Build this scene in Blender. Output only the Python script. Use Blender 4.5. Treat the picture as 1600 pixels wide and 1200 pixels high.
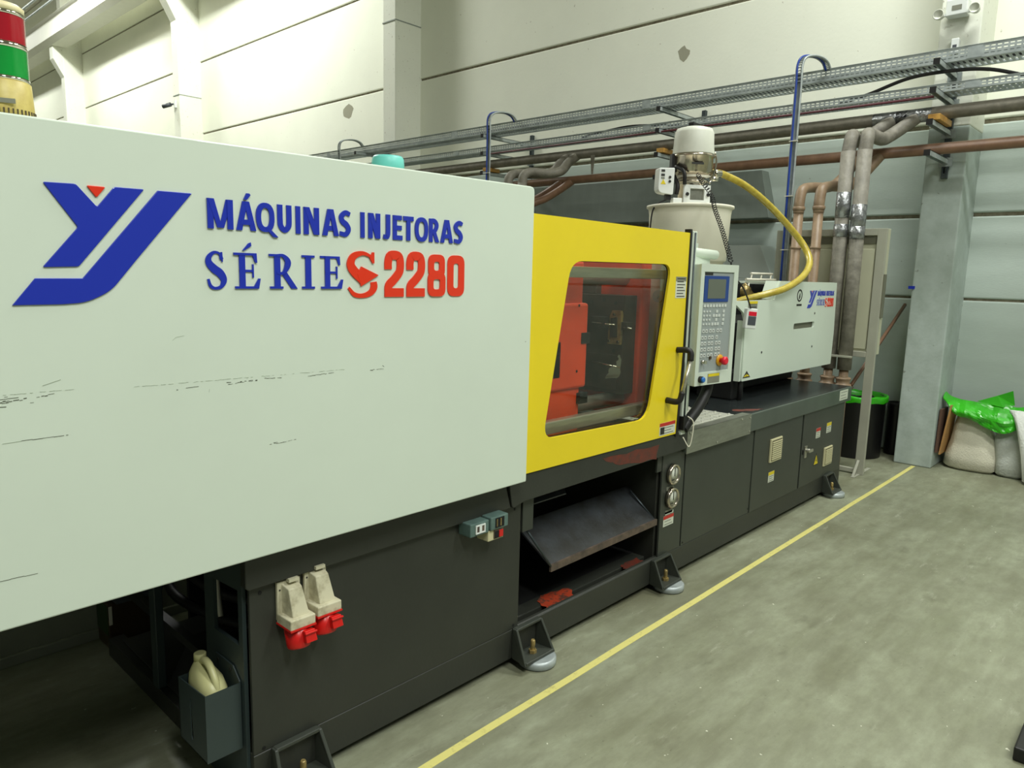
import bpy, bmesh, math, random
from mathutils import Vector, Matrix, noise
random.seed(7)
for o in list(bpy.data.objects): bpy.data.objects.remove(o)
S = bpy.context.scene
COL = S.collection
PI = math.pi

# ------------------------------------------------------------ camera
cam_d = bpy.data.cameras.new('camera'); cam = bpy.data.objects.new('camera', cam_d); COL.objects.link(cam)
cam_d.sensor_width = 36; cam_d.lens = 1136.8 / 1600 * 36; cam_d.clip_start = .05; cam_d.clip_end = 200
yw, pt, rl = (math.radians(a) for a in (42.9137, -8.71635, 1.44855))
fw = Vector((math.cos(yw)*math.cos(pt), math.sin(yw)*math.cos(pt), math.sin(pt)))
rt = Vector((math.sin(yw), -math.cos(yw), 0)); up = rt.cross(fw)
r2 = rt*math.cos(rl) + up*math.sin(rl); u2 = up*math.cos(rl) - rt*math.sin(rl)
cam.matrix_world = Matrix(((r2.x, u2.x, -fw.x, 0), (r2.y, u2.y, -fw.y, 0), (r2.z, u2.z, -fw.z, 1.6), (0, 0, 0, 1)))
S.camera = cam

# ------------------------------------------------------------ world, light, exposure
S.view_settings.view_transform = 'Standard'; S.view_settings.look = 'None'
S.view_settings.gamma = 1; S.view_settings.use_curve_mapping = False
S.view_settings.exposure = 0.0
w = bpy.data.worlds.new('world'); S.world = w; w.use_nodes = True
w.node_tree.nodes['Background'].inputs[0].default_value = (.88, .96, .88, 1)
w.node_tree.nodes['Background'].inputs[1].default_value = .16
LC = (.97, 1.0, .95)
def lamp(x, y, z, sx, sy, power, spread=180):
    d = bpy.data.lights.new('hall_or_fill_lamp', 'AREA'); d.shape = 'RECTANGLE'; d.size = sx; d.size_y = sy
    d.energy = power; d.color = LC; d.spread = math.radians(spread)
    o = bpy.data.objects.new('hall_or_fill_lamp', d); COL.objects.link(o); o.location = (x, y, z)
    return o
lamp(5.2, 13.2, 9.0, .5, 2.4, 570)
lamp(5.0, 21.0, 9.0, .5, 2.4, 400)
lamp(5.4, 1.0, 7.8, .5, 2.0, 330)
lamp(-.3, -1.9, 5.9, .6, 3.0, 260)
lamp(3.3, -2.4, 6.0, .6, 3.0, 250)
lamp(-2.5, 5.0, 8.5, .6, 3.0, 60)
lamp(5.0, 28.5, 9.0, .5, 2.4, 260)
up = lamp(3.4, 18.0, 7.6, .5, 6.0, 420); up.rotation_euler = (PI, 0, 0)      # added fill facing up to brighten the ceiling, no real fixture

# ------------------------------------------------------------ materials
def lin(c):
    return tuple(((v/255)/12.92 if v/255 <= .04045 else ((v/255+.055)/1.055)**2.4) for v in c) + (1,)
MATS = {}
def mat(name, rgb, rough=.5, metal=0, var=0, scale=4, stretch=(1,1,1), bump=0, bscale=60, rgb2=None, emit=0, spec=.5, lo=.35, hi=.65, spots=None, coat=0):
    m = bpy.data.materials.new(name); m.use_nodes = True; nt = m.node_tree; N = nt.nodes; L = nt.links
    b = N['Principled BSDF']; b.inputs['Roughness'].default_value = rough; b.inputs['Metallic'].default_value = metal
    b.inputs['Specular IOR Level'].default_value = spec; b.inputs['Coat Weight'].default_value = coat
    base = lin(rgb); b.inputs['Base Color'].default_value = base
    tc = N.new('ShaderNodeTexCoord'); mp = N.new('ShaderNodeMapping'); mp.inputs['Scale'].default_value = stretch
    L.new(tc.outputs['Object'], mp.inputs[0])
    out = None
    if var or rgb2:
        n = N.new('ShaderNodeTexNoise'); n.inputs['Scale'].default_value = scale; n.inputs['Detail'].default_value = 7; n.inputs['Roughness'].default_value = .62
        L.new(mp.outputs[0], n.inputs['Vector'])
        r = N.new('ShaderNodeValToRGB'); r.color_ramp.elements[0].position = lo; r.color_ramp.elements[1].position = hi
        L.new(n.outputs['Fac'], r.inputs[0])
        c2 = lin(rgb2) if rgb2 else tuple(v*(1-var) for v in base[:3]) + (1,)
        c1 = base if rgb2 else tuple(min(1, v*(1+var)) for v in base[:3]) + (1,)
        r.color_ramp.elements[0].color = c2; r.color_ramp.elements[1].color = c1
        out = r.outputs[0]
    if spots:      # (rgb, scale, threshold, amount)
        n2 = N.new('ShaderNodeTexNoise'); n2.inputs['Scale'].default_value = spots[1]; n2.inputs['Detail'].default_value = 5
        L.new(tc.outputs['Object'], n2.inputs['Vector'])
        r3 = N.new('ShaderNodeValToRGB'); r3.color_ramp.elements[0].position = spots[2]; r3.color_ramp.elements[1].position = spots[2]+.05
        r3.color_ramp.elements[0].color = (0,0,0,1); r3.color_ramp.elements[1].color = (spots[3],)*3+(1,)
        L.new(n2.outputs['Fac'], r3.inputs[0])
        mx = N.new('ShaderNodeMix'); mx.data_type = 'RGBA'
        L.new(r3.outputs[0], mx.inputs[0])
        if out: L.new(out, mx.inputs[6])
        else: mx.inputs[6].default_value = base
        mx.inputs[7].default_value = lin(spots[0]); out = mx.outputs[2]
    if out: L.new(out, b.inputs['Base Color'])
    if bump:
        n = N.new('ShaderNodeTexNoise'); n.inputs['Scale'].default_value = bscale; n.inputs['Detail'].default_value = 4
        L.new(mp.outputs[0], n.inputs['Vector'])
        bp = N.new('ShaderNodeBump'); bp.inputs['Strength'].default_value = bump; bp.inputs['Distance'].default_value = .01
        L.new(n.outputs['Fac'], bp.inputs['Height']); L.new(bp.outputs[0], b.inputs['Normal'])
    if emit:
        b.inputs['Emission Color'].default_value = base; b.inputs['Emission Strength'].default_value = emit
    MATS[name] = m
    return m
def glassy(name, tint, refl=.07, rough=.03):
    m = bpy.data.materials.new(name); m.use_nodes = True; nt = m.node_tree; N = nt.nodes; L = nt.links
    N.remove(N['Principled BSDF'])
    t = N.new('ShaderNodeBsdfTransparent'); t.inputs[0].default_value = tint
    g = N.new('ShaderNodeBsdfGlossy'); g.inputs['Roughness'].default_value = rough
    f = N.new('ShaderNodeLayerWeight'); f.inputs['Blend'].default_value = .25
    ma = N.new('ShaderNodeMath'); ma.operation = 'MULTIPLY_ADD'; ma.inputs[1].default_value = .10; ma.inputs[2].default_value = refl
    L.new(f.outputs['Fresnel'], ma.inputs[0])
    x = N.new('ShaderNodeMixShader'); L.new(ma.outputs[0], x.inputs[0]); L.new(t.outputs[0], x.inputs[1]); L.new(g.outputs[0], x.inputs[2])
    L.new(x.outputs[0], N['Material Output'].inputs[0]); MATS[name] = m; return m

mat('cover_white', (212,223,208), .38, var=.02, scale=1.5, coat=.15)
mat('panel_white', (205,215,200), .42, var=.03, scale=6)
mat('yellow', (232,208,28), .38, var=.03, scale=2, coat=.1)
mat('base_grey', (47,49,43), .48, var=.10, scale=3, bump=.05)
mat('base_light', (56,60,53), .45, var=.10, scale=3)
mat('apron', (72,80,72), .42, var=.16, scale=4)
mat('table_top', (38,42,42), .22, var=.2, scale=5)
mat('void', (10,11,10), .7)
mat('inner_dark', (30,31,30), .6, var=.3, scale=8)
mat('shelf_blue', (54,58,62), .42, rgb2=(34,33,32), scale=9, bump=.1)
mat('edge_rust', (104,88,74), .6, rgb2=(66,58,52), scale=20)
mat('orange', (226,68,26), .42, var=.12, scale=5)
mat('orange_worn', (112,44,30), .55, rgb2=(74,46,38), scale=26)
mat('steel', (190,188,174), .30, .75, var=.15, scale=6, stretch=(1,8,8))
mat('tread', (206,206,194), .28, .3)
mat('chrome', (205,200,185), .10, 1)
mat('stainless', (196,186,170), .20, 1, var=.1, scale=6)
mat('brushed', (158,160,148), .34, .7, rgb2=(142,144,132), scale=5, stretch=(2,9,9))
mat('galv', (182,190,188), .45, .35, rgb2=(156,164,164), scale=12)
mat('galv_dark', (84,92,94), .45, .6, rgb2=(60,68,72), scale=12)
mat('mold', (70,57,44), .42, .25, rgb2=(42,34,27), scale=14)
mat('orange_patch', (170,62,36), .5, rgb2=(92,56,44), scale=30, lo=.42, hi=.52)
mat('brass', (190,166,104), .35, .4, rgb2=(120,104,66), scale=20)
mat('rubber', (20,19,18), .55)
mat('black_plastic', (26,25,26), .42)
mat('blue', (26,48,172), .35, coat=.3)
mat('red', (226,50,16), .35, coat=.3)
mat('socket_red', (205,26,22), .32)
mat('socket_white', (205,200,172), .42, rgb2=(160,152,122), scale=18, lo=.3, hi=.5)
mat('mark', (84,90,74), .7)
mat('mark_light', (150,162,142), .7)
mat('cream', (236,232,212), .45, var=.03, scale=5)
mat('cap_white', (212,214,200), .5, var=.06, scale=9)
mat('keypad', (150,158,156), .4)
mat('key', (205,210,204), .45)
mat('screen_blue', (26,62,132), .3)
mat('screen', (98,104,92), .12)
mat('teal', (112,208,196), .42, var=.03)
mat('hose', (196,178,70), .30, rgb2=(172,150,50), scale=25, spec=.6)
mat('concrete_wall_white', (238,240,224), .72, var=.02, scale=1.2, bump=.10, bscale=30, spots=((150,136,112), 22, .70, .6))
mat('concrete_wall_blue', (186,198,190), .60, var=.05, scale=1.6, stretch=(1,1,4), bump=.10, bscale=30, spots=((120,124,112), 26, .72, .6))
mat('column_white', (234,236,222), .7, var=.02, scale=1.5, bump=.10, bscale=30, spots=((150,136,112), 30, .66, .5))
mat('column_grey', (184,196,190), .55, rgb2=(164,176,168), scale=5, bump=.1, bscale=40, spots=((105,106,92), 18, .70, .6))
mat('joint', (150,144,124), .9, rgb2=(118,108,88), scale=20)
mat('ledge', (150,158,150), .6)
mat('beam_white', (222,222,208), .6, var=.02)
mat('ceiling', (222,218,204), .8)
mat('low_wall', (132,136,118), .7, var=.08, scale=3)
mat('floor_yellow', (206,198,118), .6, rgb2=(176,168,100), scale=30, lo=.25, hi=.45)
mat('insul', (126,121,108), .62, rgb2=(106,102,90), scale=14, bump=.5, bscale=24)
mat('insul_light', (138,134,122), .6, rgb2=(112,108,98), scale=14, bump=.5, bscale=24)
mat('tape', (170,172,172), .25, .7, rgb2=(120,122,124), scale=30, bump=.8, bscale=40)
mat('pvc', (132,100,76), .42, rgb2=(116,86,66), scale=10)
mat('pvc_light', (148,126,100), .48, rgb2=(130,107,83), scale=14)
mat('wood', (196,150,70), .6, rgb2=(160,116,50), scale=20)
mat('blue_cable', (28,62,150), .4)
mat('red_pipe', (88,34,42), .45)
mat('cab_beige', (186,186,160), .5, var=.04, scale=3)
mat('cab_frame', (164,164,148), .5, var=.05, scale=5)
mat('cab_dark', (104,104,86), .5)
mat('grey_block', (104,112,104), .5, var=.05, scale=2, stretch=(1,6,1))
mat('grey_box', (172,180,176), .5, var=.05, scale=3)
mat('green_bag', (52,178,22), .28, var=.15, scale=6, spec=.6)
mat('bin_black', (18,17,20), .42)
mat('sack', (206,202,182), .72, var=.06, scale=5, bump=.5, bscale=90)
mat('sack_grey', (190,194,186), .6, var=.08, scale=7, bump=.5, bscale=60)
mat('sack_white', (222,224,218), .6, var=.05, scale=7, bump=.5, bscale=70)
mat('cardboard', (170,128,74), .75, var=.08)
mat('cardboard_dark', (88,62,48), .75)
mat('holder', (52,64,64), .42, var=.08)
mat('jug', (196,194,140), .38, var=.05)
mat('tin_green', (44,66,34), .4); mat('tin_brown', (66,54,34), .4, var=.2)
mat('grey_dark', (74,78,84), .45)
mat('lens_red', (170,20,36), .18, coat=.6); mat('lens_green', (16,150,58), .18, coat=.6)
mat('tower_beige', (206,190,112), .45, rgb2=(180,160,84), scale=18)
mat('tower_cream', (226,214,170), .4)
mat('label_white', (208,212,196), .5); mat('label_yellow', (222,200,20), .5); mat('label_red', (190,44,34), .5)
mat('label_grey', (128,130,116), .5); mat('ink', (40,40,36), .6); mat('grille', (206,200,160), .5); mat('grille_dark', (70,62,38), .7)
mat('box_teal', (96,120,114), .45, rgb2=(76,98,92), scale=18)
mat('button_blue', (40,110,190), .35); mat('button_red', (220,24,50), .35); mat('ring_yellow', (206,150,20), .4)
mat('plaster_patch', (160,158,138), .9)
mat('led_white', (226,230,226), .4)
glassy('window', (.93,.94,.90,1), .02)
glassy('clear', (.8,.85,.8,1), .12)

# floor: worn concrete
def floor_mat():
    m = bpy.data.materials.new('floor'); m.use_nodes = True; nt = m.node_tree; N = nt.nodes; L = nt.links; b = N['Principled BSDF']
    tc = N.new('ShaderNodeTexCoord')
    def nz(scale, st, det=8, rgh=.6, rot=0):
        mp = N.new('ShaderNodeMapping'); mp.inputs['Scale'].default_value = st; mp.inputs['Rotation'].default_value = (0, 0, rot); L.new(tc.outputs['Object'], mp.inputs[0])
        n = N.new('ShaderNodeTexNoise'); n.inputs['Scale'].default_value = scale; n.inputs['Detail'].default_value = det; n.inputs['Roughness'].default_value = rgh
        L.new(mp.outputs[0], n.inputs['Vector']); return n.outputs['Fac']
    def ramp(src, a, ca, bb, cb):
        r = N.new('ShaderNodeValToRGB'); e = r.color_ramp.elements; e[0].position = a; e[1].position = bb; e[0].color = ca; e[1].color = cb
        L.new(src, r.inputs[0]); return r.outputs[0]
    def mix(f, a, c, mode='MIX'):
        x = N.new('ShaderNodeMix'); x.data_type = 'RGBA'; x.blend_type = mode
        for s, i in ((f, 0), (a, 6), (c, 7)):
            if isinstance(s, (int, float, tuple)): x.inputs[i].default_value = s
            else: L.new(s, x.inputs[i])
        return x.outputs[2]
    base = ramp(nz(1.3, (1, 1, 1)), .32, lin((110,111,87)), .68, lin((148,153,128)))
    streak = ramp(nz(2.6, (.5, 3.2, 1), 8, .65, .5), .35, lin((108,109,87)), .66, lin((156,161,140)))
    c = mix(.45, base, streak)
    blot = ramp(nz(.75, (1, 1, 1), 5, .55), .53, (0,0,0,1), .72, (.75,.75,.75,1))
    c = mix(blot, c, lin((94,92,68)))
    dark = ramp(nz(3.5, (1, 1.6, 1), 6, .6), .60, (0,0,0,1), .74, (.5,.5,.5,1))
    c = mix(dark, c, lin((82,80,60)))
    mott = ramp(nz(7, (1, 2.0, 1), 9, .72, .5), .40, (.42,.42,.42,1), .62, (0,0,0,1))
    c = mix(mott, c, lin((104,103,84)))
    pale = ramp(nz(4.3, (.6, 2.4, 1), 9, .74, .5), .60, (0,0,0,1), .72, (.5,.5,.5,1))
    c = mix(pale, c, lin((182,184,166)))
    fine = ramp(nz(45, (1, 1, 1), 3), .66, (0,0,0,1), .74, (.55,.55,.55,1))
    c = mix(fine, c, lin((82,80,60)))
    specks = ramp(nz(26, (1, 1, 1), 2), .735, (0,0,0,1), .75, (.8,.8,.8,1))
    c = mix(specks, c, lin((214,214,196)))
    L.new(c, b.inputs['Base Color'])
    rr = ramp(nz(2, (1, 1, 1)), .3, (.36,.36,.36,1), .7, (.60,.60,.60,1)); L.new(rr, b.inputs['Roughness'])
    bp = N.new('ShaderNodeBump'); bp.inputs['Strength'].default_value = .12; bp.inputs['Distance'].default_value = .01
    L.new(nz(30, (1, 1, 1), 5), bp.inputs['Height']); L.new(bp.outputs[0], b.inputs['Normal'])
    MATS['floor'] = m
floor_mat()

# ------------------------------------------------------------ builder
ORG = {}
def tag(o, label=None, cat=None, group=None, kind=None):
    if label: o['label'] = label
    if cat: o['category'] = cat
    if group: o['group'] = group
    if kind: o['kind'] = kind
    return o
def thing(name, loc, label, cat, group=None):
    o = bpy.data.objects.new(name, None); o.empty_display_size = .1; COL.objects.link(o)
    o.location = loc; ORG[o] = Vector(loc); return tag(o, label, cat, group)
class MB:
    def __init__(s, xf=None): s.bm = bmesh.new(); s.xf = xf
    def _v(s, p):
        p = Vector(p)
        return s.bm.verts.new(s.xf @ p if s.xf else p)
    def box(s, x0, x1, y0, y1, z0, z1, bev=0):
        vs = [s._v((x, y, z)) for x in (x0, x1) for y in (y0, y1) for z in (z0, z1)]
        fs = [(0,1,3,2),(4,6,7,5),(0,4,5,1),(2,3,7,6),(0,2,6,4),(1,5,7,3)]
        F = [s.bm.faces.new([vs[i] for i in f]) for f in fs]
        if bev:
            es = list({e for f in F for e in f.edges})
            r = bmesh.ops.bevel(s.bm, geom=es, offset=bev, segments=2, affect='EDGES', profile=.6, clamp_overlap=True)
        return s
    def hexa(s, bottom, top):     # 4 bottom points, 4 top points
        vs = [s._v(p) for p in list(bottom)+list(top)]; n = len(bottom)
        s.bm.faces.new(vs[:n][::-1]); s.bm.faces.new(vs[n:])
        for i in range(n): s.bm.faces.new([vs[i], vs[(i+1) % n], vs[n+(i+1) % n], vs[n+i]])
        return s
    def prism(s, pts, ax, a, b):  # pts 2D; ax = extrusion axis; 'y': (x,z)  'x': (y,z)  'z': (x,y)
        f = {'y': lambda p, c: (p[0], c, p[1]), 'x': lambda p, c: (c, p[0], p[1]), 'z': lambda p, c: (p[0], p[1], c)}[ax]
        return s.hexa([f(p, a) for p in pts], [f(p, b) for p in pts])
    def plate(s, outer, holes, ax, a, b):
        f = {'y': lambda p, c: (p[0], c, p[1]), 'x': lambda p, c: (c, p[0], p[1]), 'z': lambda p, c: (p[0], p[1], c)}[ax]
        for c in (a, b):
            es = []; 
            for loop in [outer]+holes:
                vs = [s._v(f(p, c)) for p in loop]
                es += [s.bm.edges.new((vs[i], vs[(i+1) % len(vs)])) for i in range(len(vs))]
            bmesh.ops.triangle_fill(s.bm, use_beauty=True, use_dissolve=False, edges=es)
        for loop in [outer]+holes:
            n = len(loop)
            va = [s._v(f(p, a)) for p in loop]; vb = [s._v(f(p, b)) for p in loop]
            for i in range(n): s.bm.faces.new([va[i], va[(i+1) % n], vb[(i+1) % n], vb[i]])
        return s
    def tube(s, path, r, seg=12, caps=True):
        P = [Vector(p) for p in path]; n = len(P); rs = r if isinstance(r, (list, tuple)) else [r]*n
        T = []
        for i in range(n):
            a = P[max(0, i-1)]; b = P[min(n-1, i+1)]; T.append((b-a).normalized())
        u = T[0].orthogonal().normalized(); rings = []
        for i in range(n):
            if i:
                q = T[i-1].rotation_difference(T[i]); u = q @ u
            v = T[i].cross(u).normalized(); u = v.cross(T[i]).normalized()
            rings.append([s._v(P[i] + (u*math.cos(2*PI*k/seg) + v*math.sin(2*PI*k/seg))*rs[i]) for k in range(seg)])
        for i in range(n-1):
            for k in range(seg):
                s.bm.faces.new([rings[i][k], rings[i][(k+1) % seg], rings[i+1][(k+1) % seg], rings[i+1][k]]).smooth = True
        if caps: s.bm.faces.new(rings[0][::-1]); s.bm.faces.new(rings[-1])
        return s
    def lathe(s, prof, c, ax='z', seg=24, smooth=True):   # prof: (r, h)
        f = {'z': lambda r, t, h: (c[0]+r*math.cos(t), c[1]+r*math.sin(t), c[2]+h),
             'y': lambda r, t, h: (c[0]+r*math.cos(t), c[1]+h, c[2]+r*math.sin(t)),
             'x': lambda r, t, h: (c[0]+h, c[1]+r*math.cos(t), c[2]+r*math.sin(t))}[ax]
        R = [[s._v(f(max(r, 1e-4), 2*PI*k/seg, h)) for k in range(seg)] for r, h in prof]
        for i in range(len(prof)-1):
            for k in range(seg):
                s.bm.faces.new([R[i][k], R[i][(k+1) % seg], R[i+1][(k+1) % seg], R[i+1][k]]).smooth = smooth
        s.bm.faces.new(R[0][::-1]); s.bm.faces.new(R[-1]); return s
    def make(s, name, m, parent=None, loc=None, bevel=0, kind=None, label=None):
        bmesh.ops.recalc_face_normals(s.bm, faces=s.bm.faces)
        me = bpy.data.meshes.new(name)
        org = Vector(loc) if loc else (ORG[parent] if parent else Vector((0, 0, 0)))
        s.bm.transform(Matrix.Translation(-org)); s.bm.to_mesh(me); s.bm.free()
        for mm in (m if isinstance(m, (list, tuple)) else [m]): me.materials.append(MATS[mm])
        o = bpy.data.objects.new(name, me); COL.objects.link(o); ORG[o] = org
        if parent: o.parent = parent; o.location = org - ORG[parent]
        else: o.location = org
        if bevel:
            md = o.modifiers.new('bevel', 'BEVEL'); md.width = bevel; md.segments = 2; md.limit_method = 'ANGLE'; md.angle_limit = .7; md.harden_normals = False
        if kind: o['kind'] = kind
        if label: o['label'] = label
        return o
def rbox(name, m, parent, x0, x1, y0, y1, z0, z1, bevel=0, **k):
    return MB().box(x0, x1, y0, y1, z0, z1).make(name, m, parent, bevel=bevel, **k)
def rounded(pts, r, n=5):
    out = []; N = len(pts)
    for i in range(N):
        p = Vector(pts[i]); a = Vector(pts[i-1])-p; b = Vector(pts[(i+1) % N])-p
        rr = r[i] if isinstance(r, (list, tuple)) else r
        if rr <= 0: out.append(tuple(p)); continue
        A = p+a.normalized()*rr; B = p+b.normalized()*rr
        for k in range(n+1):
            t = k/n; q = A*(1-t)**2 + p*2*t*(1-t) + B*t*t; out.append((q.x, q.y))
    return out
def spline(pts, n=8):
    P = [Vector(p) for p in pts]; P = [P[0]*2-P[1]]+P+[P[-1]*2-P[-2]]; out = []
    for i in range(1, len(P)-2):
        for k in range(n):
            t = k/n; a, b, c, d = P[i-1], P[i], P[i+1], P[i+2]
            out.append(.5*((2*b)+(c-a)*t+(2*a-5*b+4*c-d)*t*t+(3*b-a-3*c+d)*t**3))
    out.append(P[-2]); return out
def ribbon(pts, ws, n=6, smooth=True):     # variable-width stroke -> 2D polygon
    if smooth:
        P = spline([(p[0], p[1], w) for p, w in zip(pts, ws)], n)
    else: P = [Vector((p[0], p[1], w)) for p, w in zip(pts, ws)]
    Lf, Rt = [], []
    for i, p in enumerate(P):
        a = P[max(0, i-1)]; b = P[min(len(P)-1, i+1)]; t = Vector((b.x-a.x, b.y-a.y)).normalized(); nn = Vector((-t.y, t.x))*p.z/2
        Lf.append((p.x+nn.x, p.y+nn.y)); Rt.append((p.x-nn.x, p.y-nn.y))
    return Lf, Rt

# ------------------------------------------------------------ lettering
def glyph_mesh(ch, off=.03):
    c = bpy.data.curves.new('g', 'FONT'); c.body = ch; c.extrude = 0; c.offset = off; c.resolution_u = 3
    o = bpy.data.objects.new('g', c); me = bpy.data.meshes.new_from_object(o)
    vs = [v.co.copy() for v in me.vertices]; fs = [tuple(p.vertices) for p in me.polygons]
    bpy.data.objects.remove(o); bpy.data.curves.remove(c); bpy.data.meshes.remove(me)
    return vs, fs
class Sheet:       # maps design coordinates (x, z) onto a y = const face, raised towards -y
    def __init__(s, fx, fz, y, th): s.fx, s.fz, s.y, s.th0, s.k = fx, fz, y, th, 0
    @property
    def th(s): return s.th0*(1+.09*(s.k % 7))
    def tri(s, mb, vs2, fs):
        s.k += 1
        A = [mb._v((s.fx(x), s.y, s.fz(z))) for x, z in vs2]; B = [mb._v((s.fx(x), s.y-s.th, s.fz(z))) for x, z in vs2]
        cnt = {}
        for f in fs:
            mb.bm.faces.new([B[i] for i in f])
            for i in range(len(f)):
                e = (f[i], f[(i+1) % len(f)]); k = tuple(sorted(e)); cnt.setdefault(k, []).append(e)
        for k, v in cnt.items():
            if len(v) == 1:
                a, b = v[0]; mb.bm.faces.new([A[a], A[b], B[b], B[a]])
    def poly(s, mb, pts):
        s.k += 1
        n = len(pts); B = [mb._v((s.fx(x), s.y-s.th, s.fz(z))) for x, z in pts]; A = [mb._v((s.fx(x), s.y, s.fz(z))) for x, z in pts]
        mb.bm.faces.new(B)
        for i in range(n): mb.bm.faces.new([A[i], A[(i+1) % n], B[(i+1) % n], B[i]])
    def ring(s, mb, outer, inner):
        s.k += 1
        n = len(outer); f = lambda p, d: mb._v((s.fx(p[0]), s.y-d, s.fz(p[1])))
        o1 = [f(p, s.th) for p in outer]; i1 = [f(p, s.th) for p in inner]; o0 = [f(p, 0) for p in outer]; i0 = [f(p, 0) for p in inner]
        for i in range(n):
            j = (i+1) % n
            mb.bm.faces.new([o1[i], o1[j], i1[j], i1[i]]); mb.bm.faces.new([o0[i], o0[j], o1[j], o1[i]]); mb.bm.faces.new([i0[i], i1[i], i1[j], i0[j]])
    def stroke(s, mb, pts, ws, n=6, smooth=True):
        Lf, Rt = ribbon(pts, ws, n, smooth); N = len(Lf); vs = Lf+Rt
        s.tri(mb, vs, [(i, i+1, N+i+1, N+i) for i in range(N-1)])
    def glyph(s, mb, ch, x0, x1, z0, z1, off=.03):
        vs, fs = glyph_mesh(ch, off)
        ax, bx = min(v.x for v in vs), max(v.x for v in vs); az, bz = min(v.y for v in vs), max(v.y for v in vs)
        s.tri(mb, [(x0+(v.x-ax)/(bx-ax)*(x1-x0), z0+(v.y-az)/(bz-az)*(z1-z0)) for v in vs], fs)
def lettering(parent, fx, fz, y, th, joined=False):
    sh = Sheet(fx, fz, y, th)
    out = []
    def emit(name, m, fn):
        mb = MB(); fn(mb); out.append((name, m, mb))
    ypoly = [(.466,1.762),(.528,1.764),(.567,1.719),(.604,1.765),(.668,1.766),(.524,1.589),(.455,1.586),(.527,1.673)]
    emit('emblem_letter', 'blue', lambda mb: sh.poly(mb, rounded(ypoly, .004, 2)))
    jp = [(.697,1.766),(.776,1.767)] + [(.640,1.603),(.610,1.566)] + [tuple(p)[:2] for p in spline([(.610,1.566,0),(.590,1.543,0),(.565,1.526,0),(.530,1.512,0),(.490,1.508,0)], 4)[1:]] + [(.396,1.507),(.440,1.563),(.530,1.564)]
    emit('emblem_letter', 'blue', lambda mb: sh.poly(mb, jp))
    emit('emblem_triangle', 'red', lambda mb: sh.poly(mb, rounded([(.548,1.763),(.587,1.763),(.567,1.738)], .004, 2)))
    top = [('M',.811,.876),('Á',.884,.937),('Q',.937,.988),('U',.997,1.038),('I',1.050,1.064),('N',1.074,1.121),('A',1.131,1.183),('S',1.185,1.224),('I',1.257,1.271),('N',1.284,1.326),('J',1.338,1.362),('E',1.373,1.409),('T',1.412,1.451),('O',1.457,1.509),('R',1.514,1.554),('A',1.561,1.614),('S',1.618,1.657)]
    TZ0, TZ1 = 1.688, 1.760
    def sans(mb, ch, a, b):
        z0, z1 = TZ0, TZ1; H_ = z1-z0; t = .0150; m = (a+b)/2; h = .0150
        q = lambda b0, b1, t0, t1, za=z0, zb=z1: sh.poly(mb, [(b0,za),(b1,za),(t1,zb),(t0,zb)])
        st = lambda x, za=z0, zb=z1: q(x, x+t, x, x+t, za, zb)
        def ell(cx_, cz_, rx, rz, n=26): return [(cx_+rx*math.copysign(abs(math.cos(2*PI*k/n))**.85, math.cos(2*PI*k/n)), cz_+rz*math.copysign(abs(math.sin(2*PI*k/n))**.85, math.sin(2*PI*k/n))) for k in range(n)]
        if ch == 'M':
            st(a); st(b-t); q(m-.0085, m+.0035, a+.001, a+t+.002, z0+.003); q(m-.0035, m+.0085, b-t-.002, b-.001, z0+.003)
        elif ch == 'N': st(a); st(b-t); q(b-t-.002, b-.001, a+.001, a+t+.002)
        elif ch in 'AÁ':
            q(a, a+t, m-.009, m+.005); q(b-t, b, m-.005, m+.009); w4 = (b-a)*.2
            sh.poly(mb, [(a+w4, z0+.014),(b-w4, z0+.014),(b-w4-.004, z0+.027),(a+w4+.004, z0+.027)])
            if ch == 'Á': sh.poly(mb, [(m-.006, z1+.004),(m+.003, z1+.004),(m+.013, z1+.016),(m+.010, z1+.020),(m+.002, z1+.020)])
        elif ch in 'OQ':
            sh.ring(mb, ell(m, (z0+z1)/2, (b-a)/2, H_/2+.001), ell(m, (z0+z1)/2, (b-a)/2-.0135, H_/2-.012))
            if ch == 'Q': q(b-.004, b+.010, m-.001, m+.010, z0-.013, z0+.010)
        elif ch == 'U': sh.stroke(mb, [(a+t/2,z1),(a+t/2,z0+.034),(a+t/2+.002,z0+.017),(m,z0+.007),(b-t/2-.002,z0+.017),(b-t/2,z0+.034),(b-t/2,z1)], [t]*3+[.0135]+[t]*3, 5)
        elif ch == 'I': q(a, b, a, b)
        elif ch == 'J': sh.stroke(mb, [(b-t/2,z1),(b-t/2,z0+.026),(b-t/2-.001,z0+.013),(m,z0+.006),(a,z0+.008)], [t,t,t,.012,.012], 5)
        elif ch == 'E':
            st(a)
            for zc in (z0, (z0+z1)/2-.007, z1-.0135): sh.poly(mb, [(a+.002,zc),(b-(.003 if zc not in (z0,) else 0),zc),(b-(.003 if zc not in (z0,) else 0),zc+.0135),(a+.002,zc+.0135)])
        elif ch == 'T': q(m-t/2, m+t/2, m-t/2, m+t/2, z0, z1-.002); sh.poly(mb, [(a,z1-.0135),(b,z1-.0135),(b,z1),(a,z1)])
        elif ch == 'R':
            st(a); sh.stroke(mb, [(a+.004,z1-.0068),(m+.002,z1-.0068),(b-.0085,z1-.020),(m+.002,z0+.034),(a+.004,z0+.034)], [.0135,.0135,t,.0135,.0135], 5)
            q(b-t+.001, b+.002, m-.008, m+.007, z0, z0+.034)
        elif ch == 'S':
            w_ = b-a; P = [(.93,.86),(.55,.92),(.20,.76),(.30,.58),(.62,.46),(.80,.28),(.55,.09),(.05,.12)]
            sh.stroke(mb, [(a+p[0]*w_, z0+p[1]*H_) for p in P], [.012,.0135,.015,.016,.016,.015,.0135,.012], 5)
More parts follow.
